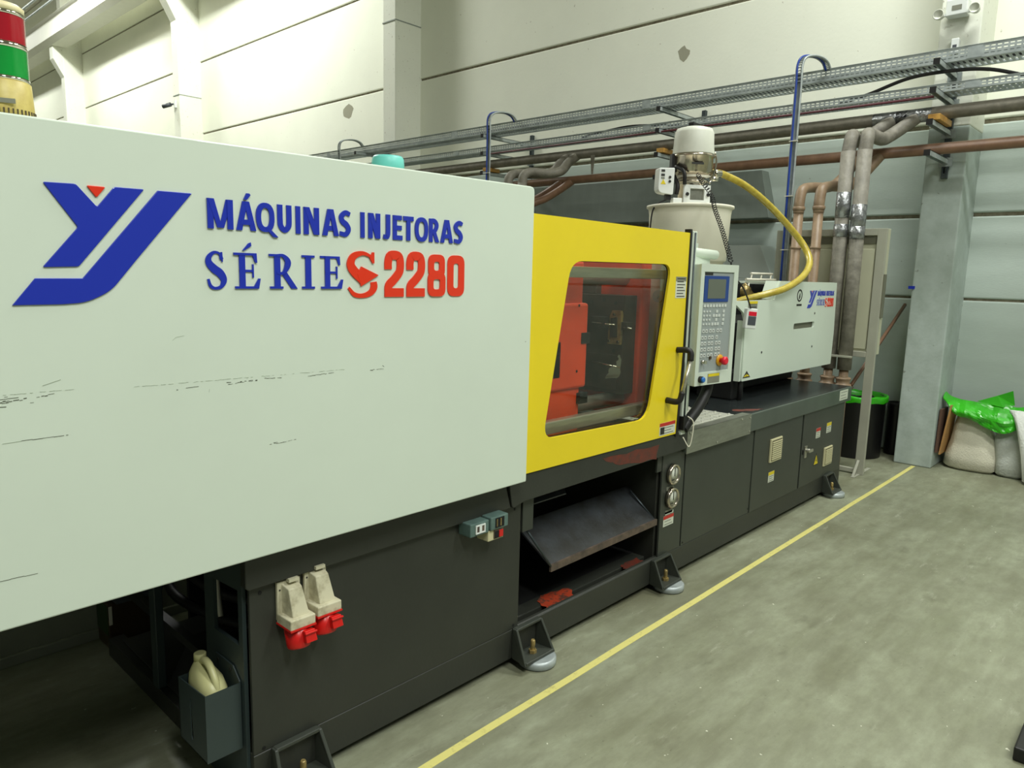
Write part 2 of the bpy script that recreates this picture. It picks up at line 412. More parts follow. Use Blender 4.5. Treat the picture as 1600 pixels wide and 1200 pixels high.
    for ch, a, b in top: emit('letter', 'blue', lambda mb, ch=ch, a=a, b=b: sans(mb, ch, a, b))
    # serif word
    Z0, Z1 = 1.542, 1.632; H = Z1-Z0
    def S_(mb, a, b):
        w = b-a; P = [(.80,.80),(.70,.95),(.42,.985),(.16,.86),(.14,.70),(.40,.54),(.70,.42),(.88,.24),(.74,.06),(.42,.01),(.18,.08),(.08,.26)]
        W = [.010,.006,.007,.012,.017,.020,.020,.016,.009,.007,.008,.006]
        sh.stroke(mb, [(a+p[0]*w, Z0+p[1]*H) for p in P], W)
        sh.poly(mb, [(a+.76*w, Z1), (a+.84*w, Z1), (a+.86*w, Z1-.024), (a+.79*w, Z1-.024)])
    def E_(mb, a, b, acc):
        w = b-a; st = .016; x0 = a+.20*w
        sh.poly(mb, [(x0,Z0),(x0+st,Z0),(x0+st,Z1),(x0,Z1)])
        sh.poly(mb, [(a+.03*w,Z0),(a+.93*w,Z0),(a+.93*w,Z0+.006),(a+.03*w,Z0+.006)]); sh.poly(mb, [(a+.93*w,Z0),(b,Z0+.026),(b-.006,Z0+.026),(a+.74*w,Z0+.005)])
        sh.poly(mb, [(a+.0*w,Z1-.006),(a+.86*w,Z1-.006),(a+.86*w,Z1),(a,Z1)]); sh.poly(mb, [(a+.86*w,Z1),(a+.88*w,Z1-.024),(a+.80*w,Z1-.024),(a+.70*w,Z1-.005)])
        m = (Z0+Z1)/2; sh.poly(mb, [(x0,m-.003),(a+.74*w,m-.003),(a+.74*w,m+.003),(x0,m+.003)]); sh.poly(mb, [(a+.69*w,m-.017),(a+.75*w,m-.017),(a+.75*w,m+.017),(a+.69*w,m+.017)])
        if acc: sh.poly(mb, [(a+.34*w,Z1+.006),(a+.56*w,Z1+.024),(a+.66*w,Z1+.027),(a+.68*w,Z1+.018),(a+.40*w,Z1+.006)])
    def I_(mb, a, b):
        w = b-a; c = (a+b)/2
        sh.poly(mb, [(c-.009,Z0),(c+.009,Z0),(c+.009,Z1),(c-.009,Z1)])
        for z in (Z0, Z1-.006): sh.poly(mb, [(a,z),(b,z),(b,z+.006),(a,z+.006)])
    def R_(mb, a, b):
        w = b-a; x0 = a+.18*w; st = .017
        sh.poly(mb, [(x0,Z0),(x0+st,Z0),(x0+st,Z1),(x0,Z1)])
        sh.poly(mb, [(a+.02*w,Z0),(a+.48*w,Z0),(a+.48*w,Z0+.006),(a+.02*w,Z0+.006)]); sh.poly(mb, [(a,Z1-.006),(x0+.01,Z1-.006),(x0+.01,Z1),(a,Z1)])
        P = [(x0+.006,Z1-.003),(a+.50*w,Z1-.004),(a+.66*w,Z1-.022),(a+.50*w,Z0+.042),(x0+.006,Z0+.042)]
        sh.stroke(mb, P, [.006,.009,.017,.009,.006])
        sh.poly(mb, [(a+.40*w,Z0+.043),(a+.60*w,Z0+.045),(b,Z0),(a+.78*w,Z0)])
    emit('letter', 'blue', lambda mb: S_(mb, .804, .853)); emit('letter', 'blue', lambda mb: E_(mb, .874, .945, True))
    emit('letter', 'blue', lambda mb: R_(mb, .970, 1.052)); emit('letter', 'blue', lambda mb: I_(mb, 1.066, 1.105)); emit('letter', 'blue', lambda mb: E_(mb, 1.123, 1.196, False))
    # red S with arrow
    def rs(mb):
        P = [(1.301,1.622),(1.290,1.636),(1.262,1.644),(1.232,1.634),(1.222,1.612),(1.232,1.594),(1.256,1.574),(1.268,1.566)]
        sh.stroke(mb, P, [.006,.008,.012,.020,.026,.028,.028,.028]); sh.poly(mb, [(1.297,1.648),(1.304,1.648),(1.304,1.616),(1.298,1.616),(1.288,1.630)])
        sh.poly(mb, [(1.244,1.584),(1.258,1.606),(1.319,1.582),(1.256,1.549),(1.250,1.569)])
    emit('arrow_letter', 'red', rs)
    def rs2(mb):
        P = [(1.302,1.562),(1.303,1.546),(1.290,1.530),(1.262,1.522),(1.234,1.526),(1.215,1.545)]
        sh.stroke(mb, P, [.022,.024,.018,.013,.013,.008])
    emit('arrow_letter', 'red', rs2)
    D0, D1 = 1.518, 1.650
    def two(mb, a, b):
        w = b-a; t = .027; P = [(a+t/2,1.600),(a+t/2,1.622),(a+.30*w,D1-t/2+.004),(a+.70*w,D1-t/2+.004),(b-t/2,1.626),(b-t/2,1.602),(b-t/2-.006,1.588),(a+.46*w,1.568),(a+t/2+.002,1.552),(a+t/2,1.530),(a+t/2,D0)]
        sh.stroke(mb, P, [t]*len(P), 4); sh.poly(mb, [(a,D0),(b,D0),(b,D0+.026),(a,D0+.026)])
    def rect_ring(mb, a, b, z0, z1, t, rr):
        sh.ring(mb, rounded([(a,z0),(b,z0),(b,z1),(a,z1)], rr), rounded([(a+t,z0+t),(b-t,z0+t),(b-t,z1-t),(a+t,z1-t)], rr*.35))
    emit('digit', 'red', lambda mb: two(mb, 1.342, 1.414)); emit('digit', 'red', lambda mb: two(mb, 1.425, 1.497))
    def eight(mb):
        rect_ring(mb, 1.512, 1.580, 1.577, D1, .0225, .024); rect_ring(mb, 1.510, 1.583, D0, 1.595, .0225, .024)
    emit('digit', 'red', eight)
    emit('digit', 'red', lambda mb: rect_ring(mb, 1.593, 1.667, D0, D1, .026, .028))
    if joined:
        for m in ('blue', 'red'):
            big = MB()
            for nme, mm, mb in out:
                if mm == m:
                    me = bpy.data.meshes.new('t'); mb.bm.to_mesh(me); big.bm.from_mesh(me); bpy.data.meshes.remove(me); mb.bm.free()
            big.make('lettering', m, parent, label=m+' part of the small maker lettering')
    else:
        for nme, m, mb in out: mb.make(nme, m, parent, bevel=.0012 if nme.startswith('emblem') else 0)

# ============================================================ STRUCTURE
tag(MB().box(-14, 7.9, -14, 34, -.2, 0).make('floor', 'floor', kind='structure'))
rows = [(0, 1.465), (1.465, 2.205), (2.205, 2.955), (2.955, 4.46), (4.46, 5.955), (5.955, 7.43), (7.43, 9.6)]
wall = MB().box(7.522, 7.8, -14, 34, 0, 9.6).make('wall_back', 'joint', kind='structure')
cols = [-5.83, 1.67, 9.18, 16.66, 24.16, 31.6]
bays = [(-14, -5.83)] + [(cols[i], cols[i+1]) for i in range(5)] + [(31.6, 34)]
g = .011
for a, b in bays:
    for i, (z0, z1) in enumerate(rows):
        x = 7.5
        if i < 2 or i == 2:
            MB().box(x, 7.62, a+g, b-g, z0+g, z1-(g if i < 1 else -.006 if i == 2 else .022)).make('panel', 'concrete_wall_blue', wall, bevel=.012)
        else: MB().box(x, 7.62, a+g, b-g, z0+(.045 if i == 3 else g*1.5), z1-g*1.5).make('panel', 'concrete_wall_white', wall, bevel=.012)
for cy in cols:
    c = MB().box(7.02, 7.53, cy-.15, cy+.15, 2.88, 9.6).make('column', 'column_white', kind='structure', bevel=.01)
    MB().box(7.02, 7.53, cy-.15, cy+.15, 0, 2.88).make('painted_base', 'column_grey', c, bevel=.01)
    MB().prism([(7.05, 6.66), (6.77, 7.17), (6.77, 7.5), (7.05, 7.5)], 'y', cy-.145, cy+.145).make('corbel', 'column_white', c, bevel=.008)
    MB().box(7.008, 7.53, cy-.158, cy+.158, 4.44, 4.46).make('band', 'joint', c) if cy < 0 else MB().box(7.012, 7.53, cy-.156, cy+.156, 5.20, 5.215).make('band', 'ledge', c)
cb = MB().prism([(6.62, 7.62), (6.62, 8.15), (6.70, 8.15), (6.70, 7.95), (7.02, 7.95), (7.02, 8.15), (7.12, 8.15), (7.12, 7.5), (6.74, 7.5)], 'y', -14, 34).make('trim_1', 'beam_white', kind='structure')
tag(cb, 'white concrete crane runway beam carried on the column corbels high on the wall')
rf = MB().box(-14, 7.9, -14, 34, 9.6, 9.8).make('ceiling', 'ceiling', kind='structure')
for yy in range(-10, 34, 5): MB().box(-14, 7.5, yy-.12, yy+.12, 9.15, 9.62).make('rafter', 'ceiling', rf)
MB().box(-14, 7.9, 34, 34.2, 0, 9.8).make('wall_far', 'beam_white', kind='structure')
lw = MB().box(-6, 1.55, 3.28, 3.44, 0, .86).make('wall_left', 'low_wall', kind='structure')
MB().box(-6, 1.55, 3.262, 3.281, 0, .045).make('baseboard_left', 'low_wall', kind='structure', bevel=.004)
# yellow floor line
fl = MB(); pts = []
n = 60
for i in range(n):
    x0 = -1.5+i*(8.5/n); x1 = x0+8.5/n
    j0 = .004*noise.noise((x0*2.1, 0, 0)); j1 = .004*noise.noise((x1*2.1, 0, 0))
    fl.hexa([(x0, 1.632+j0, 0), (x1, 1.632+j1, 0), (x1, 1.664+j1, 0), (x0, 1.664+j0, 0)], [(x0, 1.632+j0, .0012), (x1, 1.632+j1, .0012), (x1, 1.664+j1, .0012), (x0, 1.664+j0, .0012)])
tag(fl.make('floor_line', 'floor_yellow'), 'worn yellow line taped on the concrete floor along the machine', 'floor marking')

# ============================================================ INJECTION MACHINE
M = thing('injection_machine', (3.3, 2.5, 0), 'long injection moulding machine, white cover, yellow door, dark grey base', 'machine')
Y = 1.875
# --- base
base = MB()
base.box(.94, 5.78, 1.88, 1.95, .035, .12)                       # front rail
base.box(1.5, 5.78, 3.02, 3.09, .0, .78)                         # rear sheet
base.box(2.10, 3.15, 1.95, 3.02, .035, .148)                      # tray floor
MB().box(2.10, 3.15, 2.02, 2.55, .1482, .1496).make('bay_floor_shade', 'void', M)  # near-black sheet, paints the shade behind the lit front strip

base.box(3.37, 5.78, 1.95, 3.02, .035, .12)
base.box(.94, 5.74, 1.95, 3.02, .72, .775)
base.box(3.15, 3.37, 1.90, 3.02, .12, .72)                       # post between bay and cabinet
base.box(2.02, 2.09, 1.90, 3.02, .12, .72)
base.box(5.74, 5.775, 1.89, 3.02, .12, .775)
B = base.make('base_frame', 'base_grey', M, bevel=.004)
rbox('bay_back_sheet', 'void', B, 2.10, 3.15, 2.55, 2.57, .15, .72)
sk = MB().prism([(1.875, .035), (1.875, .16), (1.885, .165), (1.9, .165), (1.9, .035)], 'x', .935, 5.79).make('skirt_rail', 'base_grey', M, bevel=.003)
# left end panel with opening
MB().plate([(1.90, .0), (2.145, .0), (2.145, .76), (1.90, .76)], [[(1.925, .50), (2.085, .495), (2.085, .66), (1.925, .67)]], 'x', .925, .937).make('end_panel', 'holder', M, bevel=.002)
MB().box(.93, .96, 2.575, 2.625, .07, .75).make('end_post', 'holder', M, bevel=.003)
MB().box(.93, .99, 2.14, 3.09, .0, .075).box(.96, 1.3, 2.20, 3.02, .075, .085).make('end_rail', 'base_grey', M, bevel=.003)
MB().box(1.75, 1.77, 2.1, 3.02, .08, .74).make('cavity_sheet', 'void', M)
MB().box(1.24, 1.77, 3.03, 3.05, .0, .74).make('cavity_sheet', 'inner_dark', M)  # added dark sheet that blocks backlight from behind the cavity
MB().hexa([(.96,2.15,.08),(.96,2.57,.08),(1.3,2.57,.08),(1.3,2.15,.08)], [(1.05,2.15,.24),(1.05,2.57,.24),(1.4,2.57,.24),(1.4,2.15,.24)]).make('drip_plate', 'inner_dark', M)
MB().box(.96, .99, 2.2, 3.0, .30, .33).make('cross_bar', 'inner_dark', M)
for i, (p, r, m) in enumerate([([(1.2,2.95,.62),(1.08,2.7,.50),(1.1,2.45,.44),(1.2,2.2,.45),(1.3,2.1,.5)], .020, 'rubber'), ([(1.2,3.0,.50),(1.05,2.75,.38),(1.1,2.5,.33),(1.2,2.25,.33),(1.3,2.1,.36)], .018, 'rubber'),
        ([(1.1,2.35,.72),(1.06,2.35,.62),(1.05,2.33,.52),(1.04,2.29,.42)], .009, 'cream'), ([(1.15,2.28,.74),(1.12,2.26,.64),(1.14,2.25,.52)], .014, 'grey_dark')]):
    MB().tube(spline(p, 6), r, 10).make('hydraulic_hose', m, M)
mf = MB().box(1.1, 1.25, 2.2, 2.36, .60, .72); mf.box(1.08, 1.12, 2.22, 2.25, .58, .62); mf.make('valve_block', 'grey_dark', M, bevel=.004)
# front left sheet and the trapezoid rail above
MB().box(.935, 2.088, Y, Y+.012, .163, .705).make('front_sheet', 'base_grey', M, bevel=.002)
MB().prism([(.915, .70), (.925, .692), (2.005, .692), (1.975, .79), (.915, .79)], 'y', Y-.022, Y+.01).make('upper_rail', 'base_grey', M, bevel=.003)
MB().prism([(1.985, .80), (2.005, .70), (2.015, .69), (2.055, .70), (2.08, .705), (3.33, .715), (3.335, .815), (1.985, .815)], 'y', Y-.028, Y+.01).make('door_beam', 'base_grey', M, bevel=.003)
MB().box(1.985, 3.33, Y-.01, Y+.10, .775, .815).make('door_sill', 'base_grey', M)
MB().box(3.155, 3.372, Y, Y+.012, .163, .716).make('gauge_sheet', 'base_light', M, bevel=.002)
MB().box(2.105, 2.17, Y+.004, Y+.016, .56, .70).make('hanger_strip', 'base_light', M, bevel=.002)
MB().box(3.11, 3.155, Y+.004, Y+.016, .62, .71).make('hanger_strip', 'base_light', M, bevel=.002)
MB().hexa([(2.19,1.895,.655),(2.40,1.895,.655),(2.46,1.97,.70),(2.19,1.97,.70)], [(2.19,1.895,.660),(2.40,1.895,.660),(2.46,1.97,.706),(2.19,1.97,.706)]).make('deflector', 'shelf_blue', M)
# chute shelf
ch = MB().hexa([(2.30,1.885,.352),(3.13,1.885,.358),(3.13,2.06,.50),(2.26,2.06,.50)], [(2.30,1.885,.362),(3.13,1.885,.368),(3.13,2.06,.51),(2.26,2.06,.51)]).make('chute', 'shelf_blue', M)
MB().hexa([(2.295,1.878,.335),(3.135,1.878,.341),(3.135,1.888,.341),(2.295,1.888,.335)], [(2.295,1.878,.366),(3.135,1.878,.372),(3.135,1.888,.372),(2.295,1.888,.366)]).make('lip', 'edge_rust', ch)
MB().tube([(2.145,1.90,.565),(2.30,1.882,.358)], .005, 6).make('stay_rod', 'galv_dark', ch)
MB().tube([(3.09,2.02,.50),(3.13,1.90,.375)], .005, 6).make('stay_rod', 'galv_dark', ch)
def patch(pts, ax, c, d, m, parent, name='worn_paint', seed=1, amp=.012):
    random.seed(seed); out = []
    for i in range(len(pts)):
        a = Vector(pts[i]); b = Vector(pts[(i+1) % len(pts)])
        for k in range(5): q = a.lerp(b, k/5); out.append((q.x+random.uniform(-amp, amp), q.y+random.uniform(-amp*.6, amp*.6)))
    return MB().prism(out, ax, c, c+d).make(name, m, parent)
patch([(2.60,.79),(3.05,.78),(3.04,.715),(2.72,.73)], 'y', Y-.0287, .001, 'orange_worn', M, seed=3)
patch([(2.31,1.888),(2.50,1.885),(2.55,1.98),(2.40,2.02),(2.34,1.99)], 'z', .150, .001, 'orange_patch', M, seed=4)
patch([(2.92,1.90),(3.08,1.885),(3.10,1.97),(2.95,1.96)], 'z', .150, .001, 'orange_worn', M, seed=5)
# right cabinet doors
MB().box(3.385, 4.198, Y, Y+.012, .163, .70).make('side_sheet', 'base_light', M, bevel=.002)
d1 = MB().box(4.205, 4.948, Y-.004, Y+.012, .160, .70).make('cabinet_door', 'base_light', M, bevel=.002)
d2 = MB().box(4.972, 5.765, Y-.004, Y+.012, .160, .70).make('cabinet_door', 'base_light', M, bevel=.002)
MB().box(4.945, 4.975, Y+.004, Y+.010, .150, .70).make('door_gap', 'void', M)
def grille(parent, x0, x1, z0, z1):
    MB().box(x0, x1, Y-.016, Y-.004, z0, z1).make('vent_frame', 'grille', parent, bevel=.002)
    MB().box(x0+.012, x1-.012, Y-.018, Y-.0155, z0+.010, z1-.010).make('vent_back', 'grille_dark', parent)
    sl = MB(); n = 9
    for k in range(n):
        z = z0+.014+(z1-z0-.028)*(k+.5)/n; sl.box(x0+.012, x1-.012, Y-.022, Y-.016, z-.0040, z+.0040)
    o = sl.make('vent_slats', 'grille', parent, kind='stuff')
grille(d1, 4.433, 4.60, .440, .592); grille(d2, 5.395, 5.548, .243, .382)
def label(parent, x0, x1, z0, z1, y, top=None, body='label_white', frac=.32, lines=3, name='label'):
    o = MB().box(x0, x1, y-.0012, y, z0, z1).make(name, body, parent)
    if top: 
        zt = z1-(z1-z0)*frac
        MB().box(x0, x1, y-.0018, y-.0011, zt, z1).make('label_band', top, parent)
    else: zt = z1
    if lines:
        q = MB()
        for k in range(lines):
            z = z0+(zt-z0)*(k+.6)/(lines+.3); q.box(x0+(x1-x0)*.12, x1-(x1-x0)*(.12+.14*(k % 2)), y-.0018, y-.0011, z-(z1-z0)*.02, z+(z1-z0)*.02)
        q.make('label_text', 'ink', parent, kind='stuff')
    return o
yd = Y-.004
label(d1, 4.448, 4.535, .305, .372, yd, 'label_yellow'); label(d2, 5.215, 5.295, .480, .552, yd, 'label_red'); label(d2, 5.415, 5.505, .490, .565, yd, 'label_yellow')
def warn(parent, x0, x1, z0, z1, y):
    c = (x0+x1)/2
    MB().prism([(x0, z0), (x1, z0), (c, z1)], 'y', y-.0012, y).make('warning_triangle', 'ink', parent)
    w_ = (x1-x0)*.12; MB().prism([(x0+w_, z0+w_*.6), (x1-w_, z0+w_*.6), (c, z1-w_*1.5)], 'y', y-.0018, y-.001).make('warning_face', 'label_yellow', parent)
    h = z1-z0
    MB().prism([(c+.05*h, z0+.60*h), (c-.12*h, z0+.36*h), (c-.01*h, z0+.36*h), (c-.05*h, z0+.14*h), (c+.12*h, z0+.42*h), (c+.01*h, z0+.42*h)], 'y', y-.0022, y-.0017).make('warning_bolt', 'ink', parent)
warn(d2, 5.212, 5.305, .278, .368, yd)
hd = MB().box(5.018, 5.052, yd-.008, yd, .37, .455); hd.lathe([(.014,-.035),(.014,0)], (5.035, yd, .425), 'y', 12); hd.box(5.03, 5.095, yd-.036, yd-.026, .412, .430)
hd.make('door_handle', 'steel', d2, bevel=.001)
MB().box(4.99, 5.0, yd-.006, yd, .40, .43).make('latch_plate', 'rubber', d2)
# apron, table
MB().box(3.335, 5.83, Y-.022, Y, .692, .80).make('apron', 'apron', M, bevel=.004)
MB().box(5.80, 5.83, Y, 3.0, .692, .80).make('end_apron', 'apron', M, bevel=.004)
MB().box(3.335, 5.83, Y-.01, 3.05, .788, .802).make('table_top', 'table_top', M, bevel=.003)
MB().box(3.335, 4.08, Y-.030, Y-.022, .685, .806).make('steel_apron', 'brushed', M, bevel=.002)
tp = MB().box(3.335, 4.08, Y-.030, 1.905, .802, .806).make('steel_edge', 'brushed', M, bevel=.001)
for x, z in ((3.36, .795), (3.66, .700), (3.95, .790), (4.06, .702), (4.06, .785)): MB().lathe([(.006,-.003),(.003,-.006)], (x, Y-.030, z), 'y', 8).make('screw', 'steel', M)
dp = MB().box(3.345, 3.97, 1.905, 2.30, .802, .808)
for i in range(12):
    for j in range(9):
        x = 3.375+i*.052+(.026 if j % 2 else 0); y = 1.925+j*.044
        if x > 3.95: continue
        k_ = 1 if (i+j) % 2 else -1
        dp.prism([(x-.020, y-.006*k_), (x, y-.009), (x+.020, y+.006*k_), (x, y+.009)], 'z', .808, .813)
dp.make('tread_plate', 'tread', M)
patch([(4.10,1.97),(4.2,1.89),(4.32,1.885),(4.24,1.94),(4.14,2.0)], 'z', .802, .0008, 'orange_worn', M, seed=8, amp=.008)
label(M, 5.575, 5.745, .715, .79, Y-.022, None, 'label_white', lines=3)
# cable clutter behind the pendant
cl = MB()
for k in range(5): cl.tube(spline([(3.34, 2.36+.05*k, .86+.015*k), (3.6, 2.40+.04*k, .90), (3.9, 2.42+.05*k, .87), (4.2, 2.6, .84)], 5), .012, 8)
cl.make('cable_bundle', 'rubber', M)
MB().box(3.40, 3.85, 2.33, 2.40, .81, .90).make('valve_rail', 'inner_dark', M, bevel=.01)
MB().tube(spline([(4.34,2.3,.97),(4.25,2.24,.96),(4.12,2.16,.90),(4.09,2.15,.82)], 6), .012, 8).make('cable', 'rubber', M)
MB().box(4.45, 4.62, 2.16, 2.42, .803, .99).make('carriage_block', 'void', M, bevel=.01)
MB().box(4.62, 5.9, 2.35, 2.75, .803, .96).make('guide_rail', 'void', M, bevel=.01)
MB().tube([(4.50,2.13,.99),(4.50,2.13,.80)], .016, 10).make('foot_post', 'rubber', M)
# gauges
for gz in (.592, .466):
    gg = MB().lathe([(.055,-.004),(.055,-.020),(.050,-.026),(.044,-.026),(.044,-.018),(.0001,-.018)], (3.245, Y, gz), 'y', 28).make('pressure_gauge', 'stainless', M)
    MB().lathe([(.043,-.019),(.0001,-.0192)], (3.245, Y, gz), 'y', 24).make('dial', 'label_white', gg)
    MB().box(3.243, 3.249, Y-.021, Y-.019, gz-.01, gz+.034).box(3.22, 3.245, Y-.021, Y-.019, gz-.03, gz-.026).make('needle', 'ink', gg)
    label(M, 3.205, 3.275, gz-.085, gz-.065, Y, None, 'label_grey', lines=1)
label(M, 3.190, 3.290, .315, .372, Y, 'label_red', lines=2)
label(M, 3.205, 3.285, .376, .392, Y, None, 'label_white', lines=1)
# screws as dark holes
for x, z in ((.968,.666),(.967,.175),(2.06,.178),(2.052,.672),(3.401,.676),(3.402,.178),(4.185,.19),(4.185,.68)):
    MB().lathe([(.006,-.0015),(.0055,-.002)], (x, Y, z), 'y', 10).make('screw_hole', 'void', M)
# levelling feet
for fx in (1.05, 2.115, 3.15, 5.50):
    w_ = .075
    fx += .02; mo = MB()
    for s_ in (-1, 1):
        xa = fx+s_*w_; mo.hexa([(xa-.006,1.875,.035),(xa+.006,1.875,.035),(xa+.006+.012*s_,1.785,.035),(xa-.006+.012*s_,1.785,.035)], [(xa-.006,1.875,.165),(xa+.006,1.875,.165),(xa+.006,1.85,.165),(xa-.006,1.85,.165)])
    mo.hexa([(fx-w_-.012,1.785,.035),(fx+w_+.012,1.785,.035),(fx+w_,1.875,.035),(fx-w_,1.875,.035)], [(fx-w_-.012,1.785,.048),(fx+w_+.012,1.785,.048),(fx+w_,1.875,.048),(fx-w_,1.875,.048)])
    mo.box(fx-w_, fx+w_, 1.85, 1.875, .155, .167)
    ft = mo.make('foot_bracket', 'base_light', M, bevel=.003)
    MB().lathe([(.074,0),(.080,.006),(.080,.030),(.070,.0345)], (fx+.02, 1.822, 0), 'z', 32).make('foot_pad', 'galv', ft)
    MB().lathe([(.010,.03),(.010,.10),(.007,.105)], (fx, 1.83, 0), 'z', 10).lathe([(.017,.048),(.017,.062)], (fx, 1.83, 0), 'z', 6, False).make('levelling_bolt', 'brass', ft)

# --- big white side cover
cv = MB().prism(rounded([(-1.6,.810),(2.008,.814),(2.010,1.905),(-1.6,1.872)], [0,.006,.02,0], 3), 'y', 1.78, 1.80).make('side_cover', 'cover_white', M, bevel=.004)
MB().box(1.985, 2.007, 1.80, 1.83, .82, 1.89).make('cover_return', 'cover_white', cv)
MB().prism([(-1.6,1.850),(2.0,1.885),(2.0,1.898),(-1.6,1.866)], 'y', 1.80, 2.2).make('cover_roof', 'cover_white', M)
MB().prism([(-1.6,.82),(2.0,.82),(2.0,1.88),(-1.6,1.85)], 'y', 3.10, 3.12).make('rear_cover', 'cover_white', M)
MB().prism([(-1.6,1.850),(2.0,1.870),(2.0,1.882),(-1.6,1.860)], 'y', 2.2, 3.10).make('cover_roof', 'cover_white', M)
MB().box(.5, 2.0, 1.90, 3.0, .80, .83).make('clamp_bed', 'inner_dark', M)
MB().box(1.95, 1.975, 1.84, 3.05, .83, 1.86).make('rear_platen_sheet', 'inner_dark', M)
lettering(cv, lambda x: x, lambda z: z, 1.78, .003)
random.seed(11)
def scuffs(segs, m, seed):
    random.seed(seed); q = MB()
    for x0, z0, x1, z1, t, dash in segs:
        L_ = math.hypot(x1-x0, z1-z0); n_ = max(1, int(L_/.006)) if dash else max(1, int(L_/.02))
        for k in range(n_):
            if dash and random.random() < .42: continue
            a = k/n_; b = (k+.9)/n_ if dash else (k+1)/n_
            tt = t*random.uniform(.25, .7); j = random.uniform(-1, 1)*t*.5
            xa, za, xb, zb = x0+(x1-x0)*a, z0+(z1-z0)*a+j, x0+(x1-x0)*b, z0+(z1-z0)*b+j
            q.prism([(xa, za-tt/2), (xb, zb-tt/2), (xb, zb+tt/2), (xa, za+tt/2)], 'y', 1.7794, 1.7802)
    q.make('scuff_marks', m, cv, kind='stuff')
scuffs([(.355,1.313,.395,1.314,.0016,0),(.36,1.308,.41,1.313,.003,1),(.37,1.318,.39,1.318,.002,1),(.365,1.306,.44,1.312,.003,1),(.43,1.313,.468,1.316,.003,1),(.415,1.302,.43,1.302,.002,1),(.35,1.299,.372,1.298,.002,0),
        (.394,1.221,.474,1.222,.0016,0),(.478,1.221,.482,1.221,.002,0),(.720,1.299,.724,1.299,.002,0),(.743,1.301,.774,1.302,.0014,0),(.84,1.305,.93,1.303,.0025,1),(.85,1.299,.93,1.304,.002,1),(.95,1.306,1.0,1.303,.002,1),
        (1.08,1.30,1.17,1.305,.002,1),(.946,1.128,1.046,1.126,.0016,1),(.96,1.125,1.01,1.125,.002,1),(.33,.925,.405,.923,.0014,0),(1.30,1.302,1.34,1.300,.002,1),(1.335,1.31,1.341,1.306,.003,0),(1.29,1.301,1.30,1.30,.003,0),
        (.80,1.284,.801,1.292,.0012,0),(1.98,1.35,1.983,1.352,.003,0)], 'mark', 5)
scuffs([(.35,1.322,.5,1.322,.0012,1),(.44,1.335,.475,1.345,.0015,0),(.716,1.418,.725,1.426,.001,0),(.725,1.426,.744,1.429,.001,0),(.36,1.22,.394,1.221,.001,0),(.60,1.315,1.2,1.31,.0012,1)], 'mark_light', 6)

# --- yellow sliding door
dpts = [(2.0,.820),(3.200,.816),(3.222,1.20),(3.226,1.812),(2.0,1.820)]
win = rounded([(2.168,.943),(2.934,.925),(3.073,1.657),(2.310,1.652)], [.07,.09,.07,.07], 6)
dr = MB().plate(dpts, [win], 'y', 1.84, 1.856).make('sliding_door', 'yellow', M, bevel=.003)
cx, cz = 2.62, 1.29
wo = [(cx+(x-cx)*1.02, cz+(z-cz)*1.02) for x, z in win]
MB().prism(wo, 'y', 1.8565, 1.8605).make('door_window', 'window', dr)
wi = [(cx+(x-cx)*.985, cz+(z-cz)*.985) for x, z in win]
MB().plate(win, [[(cx+(x-cx)*.994, cz+(z-cz)*.994) for x, z in win]], 'y', 1.852, 1.8565).make('window_seal', 'rubber', dr)
MB().box(2.0, 3.2, 1.856, 1.90, 1.795, 1.806).make('door_flange', 'yellow', dr)
MB().prism([(3.200,.800),(3.222,.800),(3.243,1.2),(3.244,1.83),(3.226,1.83),(3.222,1.2)], 'y', 1.838, 1.87).make('door_seal', 'rubber', dr)
hnd = MB().tube(spline([(3.168,1.84,1.243),(3.176,1.79,1.246),(3.182,1.772,1.232),(3.178,1.768,1.195)], 6), .015, 12)
hn = hnd.make('door_handle', 'rubber', dr); hnd = MB().tube(spline([(3.095,1.84,1.000),(3.098,1.79,.998),(3.106,1.772,1.010),(3.115,1.768,1.045)], 6), .015, 12)
hnd.make('handle_elbow', 'rubber', dr)
MB().tube([(3.178,1.768,1.20),(3.115,1.768,1.04)], .0105, 12).make('grip', 'steel', hn)
label(dr, 3.118, 3.235-.02, 1.497, 1.600, 1.84, None, 'label_white', lines=7)
MB().box(3.118, 3.215, 1.8384, 1.8392, 1.578, 1.600).make('label_band', 'label_grey', dr)
label(dr, 3.045, 3.190, .826, .888, 1.84, 'label_red', frac=.28, lines=3)
MB().box(3.052, 3.088, 1.8378, 1.8389, .831, .866).make('label_pictogram', 'ink', dr)
MB().box(3.247, 3.290, 1.835, 1.88, .802, 1.822).make('door_post', 'panel_white', M, bevel=.004)
MB().tube([(3.262,1.83,1.815),(3.262,1.83,.83)], .004, 6).make('post_cable', 'galv_dark', M)
# --- press inside
MB().box(1.97, 3.25, 1.92, 3.05, .80, .812).make('press_bed', 'orange_worn', M)
MB().box(1.97, 3.33, 1.885, 1.91, .862, .905).make('bed_edge', 'edge_rust', M)
rg = MB().box(2.05, 3.24, 1.915, 1.955, .93, .985).make('guide_bar', 'steel', M, bevel=.006)
MB().box(2.05, 3.24, 1.93, 1.97, 1.585, 1.632).make('top_guide', 'steel', M, bevel=.004)
MB().box(1.975, 3.5, 2.9, 2.92, .81, 1.80).make('rear_guard', 'inner_dark', M)
mp = MB().box(2.36, 2.67, 2.05, 2.95, .87, 1.66); 
mp.make('moving_platen', 'orange', M, bevel=.012)
mp2 = MB().box(2.40, 2.695, 2.035, 2.06, 1.08, 1.47).box(2.66, 2.700, 2.05, 2.5, 1.36, 1.47).make('platen_boss', 'orange', M, bevel=.012)
for z in (1.31, 1.03): MB().box(2.645, 2.705, 2.03, 2.10, z-.025, z+.025).make('clamp_slot', 'void', M)
